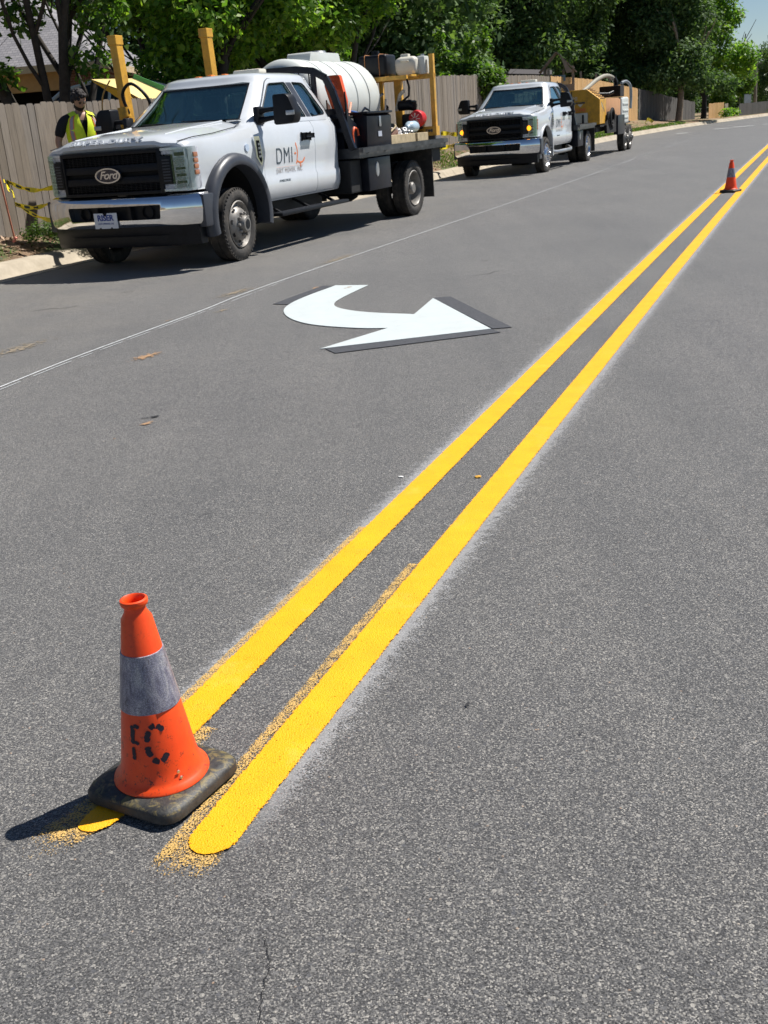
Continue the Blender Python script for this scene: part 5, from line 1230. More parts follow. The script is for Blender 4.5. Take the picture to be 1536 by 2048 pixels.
mb = MB(); mb.tube([(-9.9 + X0, .68, 2.20), (-10.1 + X0, .72, 2.05), (-10.1 + X0, .72, 1.9)], .075, 12); mb.tube([(-8.3 + X0, .55, 1.72), (-8.5 + X0, .8, 1.70), (-8.7 + X0, .9, 1.76)], .05, 10); mb.build('hose_joint', M_BLKPL, tr, 60)
hp = catmull([(-10.3, .85, 2.02), (-10.65, .95, 2.06), (-10.95, 1.02, 1.92), (-10.98, 1.04, 1.6), (-10.9, 1.04, 1.25)], 6)
mb = MB(); mb.tube([(p[0] + X0, p[1], p[2]) for p in hp], .045, 10); mb.build('return_hose', simple('grey_blue_hose', (.22, .25, .27), .4), tr, 60)
mb = MB(); mb.lathe([(0, 1.95), (.06, 1.94), (.05, 1.90), (.02, 1.88), (.02, 1.80)], 'z', (-6.6 + X0, -.42, 0), n=12); mb.build('breather', M_BLKPL, tr, 50)
mb = MB(); mb.rbox(-9.55 + X0, -8.45 + X0, .965, 1.10, .53, 1.09, .015); mb.build('tool_box', M_BLKMET, tr, 30)
mb = MB()
rnd = random.Random(3)
for k in range(7):
    r0 = .20 + rnd.uniform(-.05, .08); cx, cz = -7.75 + rnd.uniform(-.35, .35), 1.03 + rnd.uniform(-.07, .05)
    mb.tube([(cx + X0 + r0 * 1.25 * math.cos(a), 1.01 + k * .012, cz + r0 * math.sin(a)) for a in [i * math.pi / 12 for i in range(25)]], .03, 8, cap=False)
mb.prism([(-8.5 + X0, .62), (-7.0 + X0, .62), (-6.95 + X0, .85), (-7.12 + X0, 1.0), (-7.1 + X0, 1.12), (-7.3 + X0, 1.1), (-7.42 + X0, 1.22), (-7.6 + X0, 1.16), (-7.8 + X0, 1.24), (-7.95 + X0, 1.15), (-8.15 + X0, 1.22), (-8.3 + X0, 1.1), (-8.5 + X0, 1.12)], 'y', .97, 1.05)
mb.build('hose_reel', M_DARK, tr, 50)

# ------------------------------------------------------------------ fences
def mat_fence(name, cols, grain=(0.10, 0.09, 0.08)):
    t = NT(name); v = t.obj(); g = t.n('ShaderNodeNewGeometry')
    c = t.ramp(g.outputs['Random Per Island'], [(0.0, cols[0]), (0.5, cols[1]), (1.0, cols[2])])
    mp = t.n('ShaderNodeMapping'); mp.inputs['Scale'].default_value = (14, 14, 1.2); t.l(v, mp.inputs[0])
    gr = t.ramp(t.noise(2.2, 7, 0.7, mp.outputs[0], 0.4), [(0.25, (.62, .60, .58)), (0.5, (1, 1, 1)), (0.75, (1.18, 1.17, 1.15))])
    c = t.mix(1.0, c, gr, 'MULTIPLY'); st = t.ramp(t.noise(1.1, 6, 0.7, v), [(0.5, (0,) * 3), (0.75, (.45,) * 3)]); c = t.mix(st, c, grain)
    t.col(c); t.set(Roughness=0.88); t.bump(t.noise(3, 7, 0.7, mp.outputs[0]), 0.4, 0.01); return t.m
M_FGREY = mat_fence('weathered_cedar', [(.165, .138, .108), (.25, .212, .172), (.205, .183, .162)])
M_FNEW = mat_fence('new_tan_cedar', [(.52, .31, .12), (.62, .38, .16), (.57, .36, .17)], (.38, .22, .09))
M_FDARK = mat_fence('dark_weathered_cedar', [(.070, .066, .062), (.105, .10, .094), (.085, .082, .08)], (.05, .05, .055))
def fence(name, label, y0, y1, mat, zt=None, pk=.142, lean=0.0, posts_above=0.0, hadj=0.0, seed=1, cap=True):
    rnd = random.Random(seed); t = thing(name, label, 'fence', (*kerb(y0, FOFF(y0)), 0), 0, None); ox, oy = t.location.x, t.location.y
    pts = [kerb(y, FOFF(y)) for y in np.arange(y0, y1 + .01, .25)]; ds = [0]
    for a, b in zip(pts, pts[1:]): ds.append(ds[-1] + np.linalg.norm(b - a))
    P = np.array(pts); ys = np.arange(y0, y1 + .01, .25)
    mb = MB(); s = 0.0
    while s < ds[-1] - pk:
        x = np.interp(s, ds, P[:, 0]); y = np.interp(s, ds, P[:, 1]); x2 = np.interp(s + pk, ds, P[:, 0]); y2 = np.interp(s + pk, ds, P[:, 1]); yy = np.interp(s, ds, ys)
        wdt = pk - rnd.uniform(.002, .010); th = .018; h0, h1 = ZB(yy) - .03, ZT(yy) + hadj + rnd.uniform(-.018, .018)
        a = math.atan2(y2 - y, x2 - x); M = Matrix.Translation((x - ox, y - oy, 0)) @ Matrix.Rotation(a, 4, 'Z') @ Matrix.Rotation(rnd.uniform(-.008, .008), 4, 'Y')
        o = rnd.uniform(-.004, .004); c = .028
        vs = [(0, o, h0), (wdt, o, h0), (wdt, o, h1 - c), (wdt - c, o, h1), (c, o, h1), (0, o, h1 - c)]
        vs += [(q[0], q[1] + th, q[2]) for q in vs]
        mb.add([M @ Vector(q) for q in vs], [(0, 1, 2, 3, 4, 5), (11, 10, 9, 8, 7, 6)] + [(i, i + 6, (i + 1) % 6 + 6, (i + 1) % 6) for i in range(6)])
        s += pk
    mb.build('pickets', mat, t, 0)
    for fz in (.12, .5, .88):
        mb = MB()
        for i in range(0, len(pts) - 1, 4):
            j = min(i + 4, len(pts) - 1); za = ZB(ys[i]) + (ZT(ys[i]) - ZB(ys[i])) * fz; zb2 = ZB(ys[j]) + (ZT(ys[j]) - ZB(ys[j])) * fz
            n = (kerb(ys[i], 1) - kerb(ys[i], 0)) * .04
            mb.bar((pts[i][0] + n[0] - ox, pts[i][1] + n[1] - oy, za), (pts[j][0] + n[0] - ox, pts[j][1] + n[1] - oy, zb2), .04, .09)
        mb.build('rail', mat, t, 0)
    if posts_above:
        for i in range(0, len(pts), 10):
            n = (kerb(ys[i], 1) - kerb(ys[i], 0)) * .10; mb = MB(); x, y = pts[i] + n
            mb.box(x - ox - .05, x - ox + .05, y - oy - .05, y - oy + .05, ZB(ys[i]) - .1, ZT(ys[i]) + posts_above); mb.build('post', M_FGREY if posts_above > .2 else mat, t, 0)
    return t
fence('wooden_fence', 'long weathered grey picket fence running behind both trucks', -4, 47.4, M_FGREY, seed=1, posts_above=-.05)
fence('wooden_fence', 'new tan picket fence section behind the yellow trailer', 47.45, 62.0, M_FNEW, seed=2, posts_above=.32)
fence('wooden_fence', 'dark picket fence beyond the tan section', 62.05, 72.0, M_FDARK, seed=3)
def flatpanel(name, label, x0, y0, x1, y1, zb, zt, mat, seed=5):
    rnd = random.Random(seed); t = thing(name, label, 'fence', (x0, y0, 0)); mb = MB(); L = math.hypot(x1 - x0, y1 - y0); a = math.atan2(y1 - y0, x1 - x0); s = 0
    M = Matrix.Rotation(a, 4, 'Z')
    while s < L - .14: mb.box(s, s + .134, 0, .02, zb, zt + rnd.uniform(-.015, .015), M=M); s += .14
    mb.build('pickets', mat, t, 0); mb = MB()
    for z in (zb + .15, zt - .15): mb.box(0, L, .02, .06, z - .04, z + .04, M=M)
    mb.build('rail', mat, t, 0); return t
flatpanel('wooden_fence', 'short bright tan fence panel far up the road', 23.7, 75.5, 25.4, 77.6, -.1, 1.03, M_FNEW, 6)
flatpanel('wooden_fence', 'pale grey panel beside the far tan fence panel', 25.45, 77.6, 25.8, 77.9, -.1, .95, simple('pale_cedar', (.45, .38, .29), .9), 7)
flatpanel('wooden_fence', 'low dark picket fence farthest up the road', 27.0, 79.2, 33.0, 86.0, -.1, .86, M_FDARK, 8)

# ------------------------------------------------------------------ foliage
def mat_leaf(name, lo, mid, hi, trans=0.35, rough=0.5):
    t = NT(name); g = t.n('ShaderNodeNewGeometry')
    c = t.ramp(g.outputs['Random Per Island'], [(0.0, lo), (0.55, mid), (1.0, hi)])
    t.col(c); t.set(Roughness=rough); t.b.inputs['Specular IOR Level'].default_value = 0.4 if rough < .6 else .15
    tl = t.n('ShaderNodeBsdfTranslucent'); cc = t.mix(1.0, c, (1.6, 1.8, 0.6), 'MULTIPLY'); t.l(cc, tl.inputs[0])
    mx = t.n('ShaderNodeMixShader'); mx.inputs[0].default_value = trans; t.l(t.b.outputs[0], mx.inputs[1]); t.l(tl.outputs[0], mx.inputs[2]); t.l(mx.outputs[0], t.out.inputs[0]); return t.m
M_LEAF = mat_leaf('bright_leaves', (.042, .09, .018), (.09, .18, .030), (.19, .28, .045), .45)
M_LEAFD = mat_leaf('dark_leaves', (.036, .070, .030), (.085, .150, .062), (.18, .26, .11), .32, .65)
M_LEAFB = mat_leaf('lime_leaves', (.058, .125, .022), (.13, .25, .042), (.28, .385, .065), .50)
M_LEAFG = mat_leaf('weed_leaves', (.04, .08, .015), (.08, .15, .03), (.16, .24, .06))
M_BARK = simple('dark_bark', (.040, .033, .028), .9, var=.35, scale=14, bump=.6, bscale=40)
M_BARKP = simple('pale_bark', (.27, .21, .165), .9, var=.3, scale=14, bump=.6, bscale=40)
def leaf_mesh(name, centers, radii, n, size, seed, droop=0.3, shell=0.45, asp=0.62):
    rng = np.random.default_rng(seed); C = np.array(centers, float); Rr = np.array(radii, float)
    if Rr.ndim == 1: Rr = np.stack([Rr] * 3, 1)
    wgt = (Rr[:, 0] * Rr[:, 1] + Rr[:, 1] * Rr[:, 2]); idx = rng.choice(len(C), n, p=wgt / wgt.sum())
    d = rng.normal(size=(n, 3)); d /= np.linalg.norm(d, axis=1)[:, None]
    rad = shell + (1 - shell) * rng.random(n) ** 0.6
    rad *= 1 + .16 * np.sin(d[:, 0] * 7 + idx) * np.cos(d[:, 1] * 6 + d[:, 2] * 5 + idx * 2)
    p = C[idx] + d * Rr[idx] * rad[:, None] + rng.normal(scale=size * .5, size=(n, 3))
    # leaf frame: normal between outward and up
    nr = d * .6 + np.array([0, 0, .7]) + rng.normal(scale=.55, size=(n, 3)); nr /= np.linalg.norm(nr, axis=1)[:, None]
    a = np.cross(nr, rng.normal(size=(n, 3))); a /= np.linalg.norm(a, axis=1)[:, None]; a[:, 2] -= droop * rng.random(n); a /= np.linalg.norm(a, axis=1)[:, None]
    b = np.cross(nr, a); b /= np.linalg.norm(b, axis=1)[:, None]
    s = size * rng.uniform(.6, 1.35, n)[:, None]
    V = np.stack([p - a * s * .5, p + b * s * asp * .5 + nr * s * .08, p + a * s * .6, p - b * s * asp * .5 + nr * s * .08], 1).reshape(-1, 3)
    me = bpy.data.meshes.new(name); me.vertices.add(4 * n); me.vertices.foreach_set('co', V.ravel()); me.loops.add(4 * n); me.loops.foreach_set('vertex_index', np.arange(4 * n)); me.polygons.add(n)
    me.polygons.foreach_set('loop_start', np.arange(n) * 4); me.polygons.foreach_set('loop_total', np.full(n, 4)); me.update(); me.validate(); return me
def limbs(mb, p, d, L, r, depth, rnd, tips):
    n = 4; path = [p]; rad = [r]; dd = d.copy()
    for i in range(n):
        dd = (dd + Vector((rnd.uniform(-.16, .16), rnd.uniform(-.16, .16), rnd.uniform(-.04, .10)))).normalized(); path.append(path[-1] + dd * L / n); rad.append(r * (1 - .45 * (i + 1) / n))
    mb.tube(path, rad, 8 if depth > 1 else 5); tips.append(path[-1])
    if depth > 0:
        for k in range(3 if depth > 1 else 2):
            q = path[2 + (k % 3)] if k < 2 else path[-1]; nd = (dd + Vector((rnd.uniform(-.9, .9), rnd.uniform(-.9, .9), rnd.uniform(-.1, .6)))).normalized()
            limbs(mb, q, nd, L * rnd.uniform(.55, .8), rad[-1] * .75, depth - 1, rnd, tips)
def tree(name, label, base, stems, clumps, n, size, seed, leafm=None, bark=None, cat='tree', group=None, droop=.3, L=3.0, depth=3, asp=.62):
    t = thing(name, label, cat, base, 0, group); rnd = random.Random(seed); mb = MB(); tips = []
    for (dx, dy, dz, r, h) in stems: limbs(mb, Vector((dx * .05, dy * .05, -.15)), Vector((dx, dy, dz)).normalized(), h, r, depth, rnd, tips)
    mb.build('trunk', bark or M_BARK, t, 60)
    cs = [c[:3] for c in clumps]; rs = [c[3:] if len(c) == 6 else (c[3],) * 3 for c in clumps]
    link('crown', leaf_mesh('crown', cs, rs, n, size, seed, droop, asp=asp), leafm or M_LEAF, t, 0); return t
def clumps(rnd, k, cx, cy, cz, ex, ey, ez, r0, r1):
    out = []
    for _ in range(k):
        while True:
            a = np.array([rnd.uniform(-1, 1) for _ in range(3)])
            if np.linalg.norm(a) < 1: break
        r = rnd.uniform(r0, r1); out.append((cx + a[0] * ex, cy + a[1] * ey, cz + a[2] * ez, r, r, r * .75))
    return out

# ------------------------------------------------------------------ trees and plants
rn = random.Random(11)
tree('broadleaf_tree', 'dark many-stemmed tree behind the fence at the far left, in front of the brick house', (-4.95, 19.2, .8),
     [(-.42, 0, 1, .15, 3.4), (-.05, .1, 1, .12, 3.6), (.14, .05, 1, .11, 3.4), (-.75, .2, .9, .08, 2.6), (.05, -.1, 1, .09, 3.3), (.30, 0, 1, .08, 3.0)],
     clumps(rn, 12, -.2, 0, 4.6, 2.0, 1.6, .9, .5, .9) + [(-1.3, -.3, 2.2, .42, .4, .3), (-.75, -.2, 1.75, .3, .3, .22), (-1.7, 0, 2.9, .5, .5, .4), (.75, -.2, 1.9, .42, .4, .3), (.95, 0, 2.7, .5, .5, .4), (-.2, -.3, 2.6, .4, .4, .3), (.5, -.2, 3.2, .6, .5, .4), (-.6, -.4, 3.4, .5, .5, .4), (-1.5, -.3, 3.75, .55, .5, .4), (-.3, -.5, 3.9, .6, .5, .4), (.9, -.3, 3.7, .6, .5, .45), (1.2, -.2, 3.1, .5, .4, .4)], 12500, .125, 21, M_LEAF, group='trees behind the fence')
tree('broadleaf_tree', 'bright green leafy tree behind the cab of the near truck', (-2.65, 21.8, .8), [(-.1, 0, 1, .13, 2.8), (.25, 0, 1, .10, 2.8)],
     clumps(rn, 40, -.15, 0, 3.3, 1.9, 1.3, 2.3, .5, .85), 32000, .125, 22, M_LEAFB, group='trees behind the fence')
tree('broadleaf_tree', 'spreading bright green tree with dark forked limbs above the white water tank', (-.55, 24.6, .8), [(.05, 0, 1, .14, 2.6), (.45, 0, .8, .10, 2.6), (-.4, 0, .8, .1, 2.6)],
     clumps(rn, 36, 0, 0, 3.75, 1.75, 1.3, 2.0, .5, .8) + [(1.55, -.2, 3.6, .5, .5, .3), (1.3, 0, 2.9, .4, .4, .25), (1.75, 0, 4.3, .5, .5, .4)], 24000, .13, 23, M_LEAFB, group='trees behind the fence')
tree('broadleaf_tree', 'leafy green tree between the two bright trees, set farther back', (-1.9, 28.5, .9), [(0, 0, 1, .14, 3.2)],
     clumps(rn, 26, 0, 0, 4.1, 2.3, 1.5, 2.6, .7, 1.1), 17000, .15, 24, M_LEAF, group='trees behind the fence')
tree('broadleaf_tree', 'shaded green tree just right of the many-stemmed tree', (-4.1, 23.8, .8), [(.1, 0, 1, .09, 3.0), (-.2, 0, 1, .07, 3.0)],
     clumps(rn, 16, .2, 0, 3.9, 1.0, 1.0, 1.5, .45, .75), 9000, .125, 25, M_LEAF, group='trees behind the fence')
tree('shrub', 'bushy bright green shrub rising above the grey fence near the far truck', (4.0, 38.6, .8), [(0, 0, 1, .05, 1.4), (.3, 0, 1, .04, 1.3), (-.3, 0, 1, .04, 1.2)],
     clumps(rn, 14, 0, 0, 1.6, 1.0, .6, .7, .3, .5) + [(.05, 0, 2.75, .2, .2, .45), (.55, 0, 2.9, .14, .14, .4), (-.7, 0, 2.3, .2, .2, .4), (-.95, 0, 2.9, .12, .12, .5)], 9000, .14, 26, M_LEAF, cat='shrub', depth=2)
tree('shrub', 'small pale green sapling above the fence beside the grey gable', (5.75, 47.5, .8), [(0, 0, 1, .04, 1.2)], [(0, 0, 2.1, .22, .2, .5), (-.1, 0, 1.5, .35, .3, .4)], 900, .14, 27, M_LEAFB, cat='shrub', depth=1)
spec = [(3.4, 55, 1, 'dark tall tree behind the green shrub'), (7.4, 61, 2, 'dark tall tree above the cab of the far truck'), (5.4, 68, 3, 'dark tall tree set back between its neighbours, left of the playhouse'),
        (11.4, 64, 4, 'dark tall tree behind the wooden playhouse'), (14.4, 69, 5, 'dark tall tree above the yellow trailer'), (17.4, 73, 6, 'dark tall tree behind the dark picket fence')]
for x, y, k, lb in spec:
    r2 = random.Random(40 + k)
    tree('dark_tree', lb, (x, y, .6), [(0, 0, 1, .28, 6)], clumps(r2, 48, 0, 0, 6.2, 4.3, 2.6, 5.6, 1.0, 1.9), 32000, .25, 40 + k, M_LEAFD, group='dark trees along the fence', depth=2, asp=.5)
tree('roadside_tree', 'tree with a pale bare trunk standing in front of the dark picket fence', (19.2, 66.9, .35), [(.10, 0, 1, .22, 3.4)],
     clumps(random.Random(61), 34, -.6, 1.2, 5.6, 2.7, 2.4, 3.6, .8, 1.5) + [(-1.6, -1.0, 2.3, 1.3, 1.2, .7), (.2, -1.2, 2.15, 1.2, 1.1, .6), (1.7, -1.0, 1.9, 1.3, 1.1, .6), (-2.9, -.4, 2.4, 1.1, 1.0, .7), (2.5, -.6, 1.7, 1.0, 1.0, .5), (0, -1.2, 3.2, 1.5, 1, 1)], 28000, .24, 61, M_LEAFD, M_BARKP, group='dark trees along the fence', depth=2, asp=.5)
tree('sunlit_tree', 'lime green sunlit tree overhanging the kerb far up the road', (25.2, 81.5, .1), [(-.1, 0, 1, .22, 2.7)],
     clumps(random.Random(62), 40, -.5, 0, 6.2, 2.3, 2.2, 3.8, .8, 1.4) + [(2.2, -.5, 3.2, 1.2, 1.0, .8), (2.7, -.5, 4.0, 1.0, 1.0, .8), (0, -.8, 3.0, 1.2, 1, .8), (1, -1, 4.2, 1.5, 1, 1), (2.9, 0, 3.6, .8, .8, .6)], 26000, .27, 62, M_LEAFB, M_BARK, depth=2, asp=.5)
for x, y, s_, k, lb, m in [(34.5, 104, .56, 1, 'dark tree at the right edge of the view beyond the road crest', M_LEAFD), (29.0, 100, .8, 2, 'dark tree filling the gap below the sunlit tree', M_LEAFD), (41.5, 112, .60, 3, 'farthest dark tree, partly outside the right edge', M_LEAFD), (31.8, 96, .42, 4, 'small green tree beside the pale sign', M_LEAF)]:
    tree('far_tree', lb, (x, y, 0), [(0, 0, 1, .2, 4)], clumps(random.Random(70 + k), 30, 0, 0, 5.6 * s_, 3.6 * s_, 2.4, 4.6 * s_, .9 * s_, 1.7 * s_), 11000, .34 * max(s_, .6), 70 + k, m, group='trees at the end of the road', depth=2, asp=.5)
rngw = random.Random(5)
me = leaf_mesh('distant_wood', [(x, 46 + 6 * rngw.random(), z) for x in np.arange(-26, 5, 1.6) for z in (1.5, 4, 6.5)] + [(x, 74 + (x - 4) * 1.6 + 5 * rngw.random(), z) for x in np.arange(4, 30, 2.0) for z in (1.5, 4.2, 7.0, 10, 13)] + [(x, 128, z) for x in np.arange(30, 60, 2.4) for z in (1.5, 4.0)], [2.0] * 0 or [2.1] * (20 * 3 + 13 * 5 + 13 * 2), 150000, .36, 9)
o = link('distant_wood', me, M_LEAFD, None, 0); o['kind'] = 'stuff'

# grass, weeds, mulch on the verge
me = bpy.data.meshes.new('g'); rng = np.random.default_rng(4); n = 26000
yy = np.concatenate([rng.uniform(9, 26, n // 2), rng.uniform(24, 62, n - n // 2)]); oo = rng.random(n)
mask = (np.sin(yy * 1.7) + np.sin(yy * .63 + 1) + rng.normal(scale=.5, size=n) > .15) & (yy < 50) | ((yy > 46) & (oo < .3))
yy, oo = yy[mask], oo[mask]; n = len(yy)
pts = np.array([kerb(a, .70 + b ** 1.6 * (FOFF(a) - .8)) for a, b in zip(yy, oo)]); zz = np.array([.14 + (ZB(a) - .15) * b * .9 for a, b in zip(yy, oo)])
h = rng.uniform(.03, .10, n); ang = rng.uniform(0, 6.28, n); lw = .006 + .0004 * yy
dx, dy = np.cos(ang), np.sin(ang); lx, ly = rng.normal(scale=.03, size=n), rng.normal(scale=.03, size=n)
V = np.stack([np.stack([pts[:, 0] - dx * lw, pts[:, 1] - dy * lw, zz], 1), np.stack([pts[:, 0] + dx * lw, pts[:, 1] + dy * lw, zz], 1), np.stack([pts[:, 0] + lx, pts[:, 1] + ly, zz + h], 1)], 1).reshape(-1, 3)
me.vertices.add(3 * n); me.vertices.foreach_set('co', V.ravel()); me.loops.add(3 * n); me.loops.foreach_set('vertex_index', np.arange(3 * n)); me.polygons.add(n)
me.polygons.foreach_set('loop_start', np.arange(n) * 3); me.polygons.foreach_set('loop_total', np.full(n, 3)); me.update(); me.validate()
o = link('grass', me, M_LEAFG, None, 0); o['kind'] = 'stuff'
# wood chips and dead leaves
def chips(name, n, y0, y1, seed, size):
    rng = np.random.default_rng(seed); yy = rng.uniform(y0, y1, n); oo = rng.random(n)
    p = np.array([kerb(a, .74 + b * (FOFF(a) - .75)) for a, b in zip(yy, oo)]); zz = np.array([.155 + (ZB(a) - .15) * b * .92 for a, b in zip(yy, oo)])
    C = np.concatenate([p, zz[:, None]], 1); nr = rng.normal(scale=.35, size=(n, 3)) + [0, 0, 1]; nr /= np.linalg.norm(nr, axis=1)[:, None]
    a = np.cross(nr, rng.normal(size=(n, 3))); a /= np.linalg.norm(a, axis=1)[:, None]; b = np.cross(nr, a); s = size * rng.uniform(.5, 1.6, n)[:, None]
    V = np.stack([C - a * s, C - b * s * .4, C + a * s, C + b * s * .4], 1).reshape(-1, 3) + [0, 0, .01]
    me = bpy.data.meshes.new(name); me.vertices.add(4 * n); me.vertices.foreach_set('co', V.ravel()); me.loops.add(4 * n); me.loops.foreach_set('vertex_index', np.arange(4 * n)); me.polygons.add(n)
    me.polygons.foreach_set('loop_start', np.arange(n) * 4); me.polygons.foreach_set('loop_total', np.full(n, 4)); me.update(); me.validate(); return me
M_MULCH = mat_leaf('mulch_chips', (.08, .05, .03), (.30, .19, .12), (.62, .48, .36), .02, .9)
o = link('mulch', chips('mulch', 9000, 9, 60, 6, .035), M_MULCH, None, 0); o['kind'] = 'stuff'
t = thing('weed_clump', 'low green weed clump at the foot of the fence beside the near truck', 'weeds', (-4.05, 14.2, .28))
link('leaves', leaf_mesh('leaves', [(0, 0, .12), (.22, .15, .10), (-.18, -.05, .08), (.42, .3, .1), (.6, .42, .08)], [(.22, .18, .14), (.22, .2, .12), (.16, .14, .10), (.2, .2, .14), (.2, .2, .12)], 2600, .05, 31, .2, .1, .3), M_LEAFG, t, 0)
t = thing('flower_bed', 'yellow flowering plants by the grey panel far up the road', 'plants', (25.2, 76.4, 0))
link('leaves', leaf_mesh('leaves', [(0, 0, .3), (.7, .8, .35)], [(.5, .4, .35), (.5, .5, .3)], 500, .16, 33, .2, .1), M_LEAFB, t, 0)
t = thing('weed_clump', 'scrubby green weeds at the kerb near the pale sign', 'weeds', (30.0, 80.0, 0))
link('leaves', leaf_mesh('leaves', [(0, 0, .2), (1.0, 1.2, .3), (2.0, 2.4, .25)], [(.7, .6, .3), (.8, .8, .35), (.8, .8, .3)], 900, .18, 34, .2, .1), M_LEAFG, t, 0)

# ------------------------------------------------------------------ house, car, canopy and machine on the left
def mat_brick():
    t = NT('brown_brick'); b = t.n('ShaderNodeTexBrick'); b.inputs['Scale'].default_value = 4.4; b.inputs['Color1'].default_value = (.20, .085, .055, 1); b.inputs['Color2'].default_value = (.12, .055, .04, 1); b.inputs['Mortar'].default_value = (.30, .26, .22, 1); b.inputs['Mortar Size'].default_value = .012
    mp = t.n('ShaderNodeMapping'); mp.inputs['Rotation'].default_value = (R(90), 0, 0); t.l(t.obj(), mp.inputs[0]); t.l(mp.outputs[0], b.inputs[0]); t.col(b.outputs[0]); t.set(Roughness=.9); return t.m
def mat_shingle():
    t = NT('grey_shingle'); b = t.n('ShaderNodeTexBrick'); b.inputs['Scale'].default_value = 4.2; b.inputs['Color1'].default_value = (.26, .25, .26, 1); b.inputs['Color2'].default_value = (.19, .185, .20, 1); b.inputs['Mortar'].default_value = (.10, .10, .11, 1); b.inputs['Mortar Size'].default_value = .02
    mp = t.n('ShaderNodeMapping'); mp.inputs['Rotation'].default_value = (R(90), 0, 0); t.l(t.obj(), mp.inputs[0]); t.l(mp.outputs[0], b.inputs[0]); t.col(b.outputs[0]); t.set(Roughness=.9); return t.m
h = thing('brick_house', 'brown brick house with grey shingle roof and dark carport behind the leftmost tree', 'house', (-6.05, 27.0, .9), R(-2))
mb = MB(); mb.box(-.62, 0, 0, 7, 0, 2.2); mb.box(-9, 0, 3.6, 7, 0, 2.2); mb.box(-9, -8.4, 0, 3.6, 0, 2.2); mb.build('wall', mat_brick(), h, 0)
mb = MB(); mb.box(-8.4, -.62, .05, .20, 1.75, 2.2); mb.build('lintel', simple('tan_fascia', (.50, .30, .13), .7), h, 0)
mb = MB(); mb.box(-8.4, -.62, 3.4, 3.6, 0, 2.2); mb.build('carport_back', M_DARK, h, 0)
mb = MB(); e = .45
mb.add([(-9 - e, -e, 2.16), (e, -e, 2.16), (e, 7 + e, 2.16), (-9 - e, 7 + e, 2.16), (-9 + 2.6, 3.5, 4.5), (-2.6, 3.5, 4.5), (-9 - e, -e, 2.28), (e, -e, 2.28), (e, 7 + e, 2.28), (-9 - e, 7 + e, 2.28)],
       [(3, 2, 1, 0), (0, 1, 7, 6), (1, 2, 8, 7), (2, 3, 9, 8), (3, 0, 6, 9), (6, 7, 5, 4), (7, 8, 5), (8, 9, 4, 5), (9, 6, 4)]); rf = mb.build('roof', mat_shingle(), h, 0)
mb = MB(); mb.box(-9 - e - .02, e + .02, -e - .03, -e, 2.12, 2.27); mb.box(e, e + .03, -e - .03, 7 + e, 2.12, 2.27); mb.build('fascia', simple('cream_trim', (.52, .42, .28), .7), rf, 0)

cr = thing('parked_car', 'white car parked behind the fence, only its roof and windows showing', 'car', (-4.62, 21.6, .98), R(-6))
def carbody():
    mb = MB(); st = []
    prof = [(-2.1, .55, .70), (-2.0, .75, .80), (-1.2, .92, .86), (-.95, .98, .86), (1.6, .98, .88), (2.0, .90, .84), (2.15, .6, .70)]
    for x, z, y in prof: st.append([(x, -y, .25), (x, -y, z * .8), (x, -y * .9, z), (x, y * .9, z), (x, y, z * .8), (x, y, .25)])
    mb.loft(st, True, True); return mb
carbody().build('body', M_CAR, cr, 40)
mb = MB(); st = [[(x, -y, .95), (x + dx, -y * .82, z), (x + dx, y * .82, z), (x, y, .95)] for x, dx, y, z in ((-1.1, .05, .80, .98), (-.6, .10, .82, 1.33), (0, 0, .84, 1.44), (.9, 0, .84, 1.42), (1.5, -.05, .82, 1.25), (1.85, -.05, .78, .97))]
mb.loft(st, True, True); cb = mb.build('cabin_glass', simple('dark_car_glass', (.02, .03, .045), .06), cr, 40)
mb = MB(); mb.loft([[(x, -y * .82, z), (x, 0, z + .05), (x, y * .82, z), (x, 0, z - .02)] for x, y, z in ((-.6, .80, 1.33), (0, .84, 1.45), (.9, .84, 1.43), (1.45, .82, 1.26))], True, True)
for sg in (1, -1):
    mb.tube([(-1.12, sg * .78, .97), (-.55, sg * .67, 1.36), (0, sg * .68, 1.46), (.9, sg * .68, 1.44), (1.5, sg * .66, 1.26), (1.9, sg * .74, .97)], .035, 6); mb.tube([(.3, sg * .84, .95), (.35, sg * .68, 1.44)], .03, 6)
mb.build('roof', M_CAR, cr, 50)
mb = MB()
for x in (-1.35, 1.35):
    for sg in (1, -1): mb.lathe([(0, .08), (.2, .1), (.31, .09), (.32, -.09), (0, -.09)], 'y', (x, sg * .8, .32), n=20)
mb.build('wheel', M_TYRE, cr, 40)

um = thing('canvas_canopy', 'yellow and green canvas canopy slanting above the fence behind the worker', 'canopy', (-3.45, 18.3, .7))
C_Y = simple('sunny_yellow_canvas', (.80, .62, .24), .7, var=.06); C_YD = simple('golden_canvas', (.75, .42, .03), .7, var=.05); C_G = simple('green_canvas_trim', (.10, .40, .12), .6)
def slab(mb, q, th=.012):
    q = [Vector(v) for v in q]; nn = (q[1] - q[0]).cross(q[2] - q[0]).normalized() * th; k = len(q)
    mb.add(q + [v - nn for v in q], [tuple(range(k)), tuple(range(2 * k - 1, k - 1, -1))] + [(i, (i + 1) % k, k + (i + 1) % k, k + i) for i in range(k)])
mb = MB(); slab(mb, [(-.62, -.1, 1.64), (.0, .15, 1.62), (.52, .1, 1.36), (.42, -.25, 1.12), (-.02, -.35, 1.40)]); mb.build('canopy_top', C_Y, um, 0)
mb = MB(); slab(mb, [(-.60, -.11, 1.625), (-.02, -.36, 1.385), (.30, -.30, 1.02), (.05, -.30, 1.16)]); mb.build('canopy_side', C_YD, um, 0)
mb = MB(); mb.bar((0.0, .16, 1.66), (.60, .10, 1.38), .03, .07); mb.build('canopy_trim', C_G, um, 0)
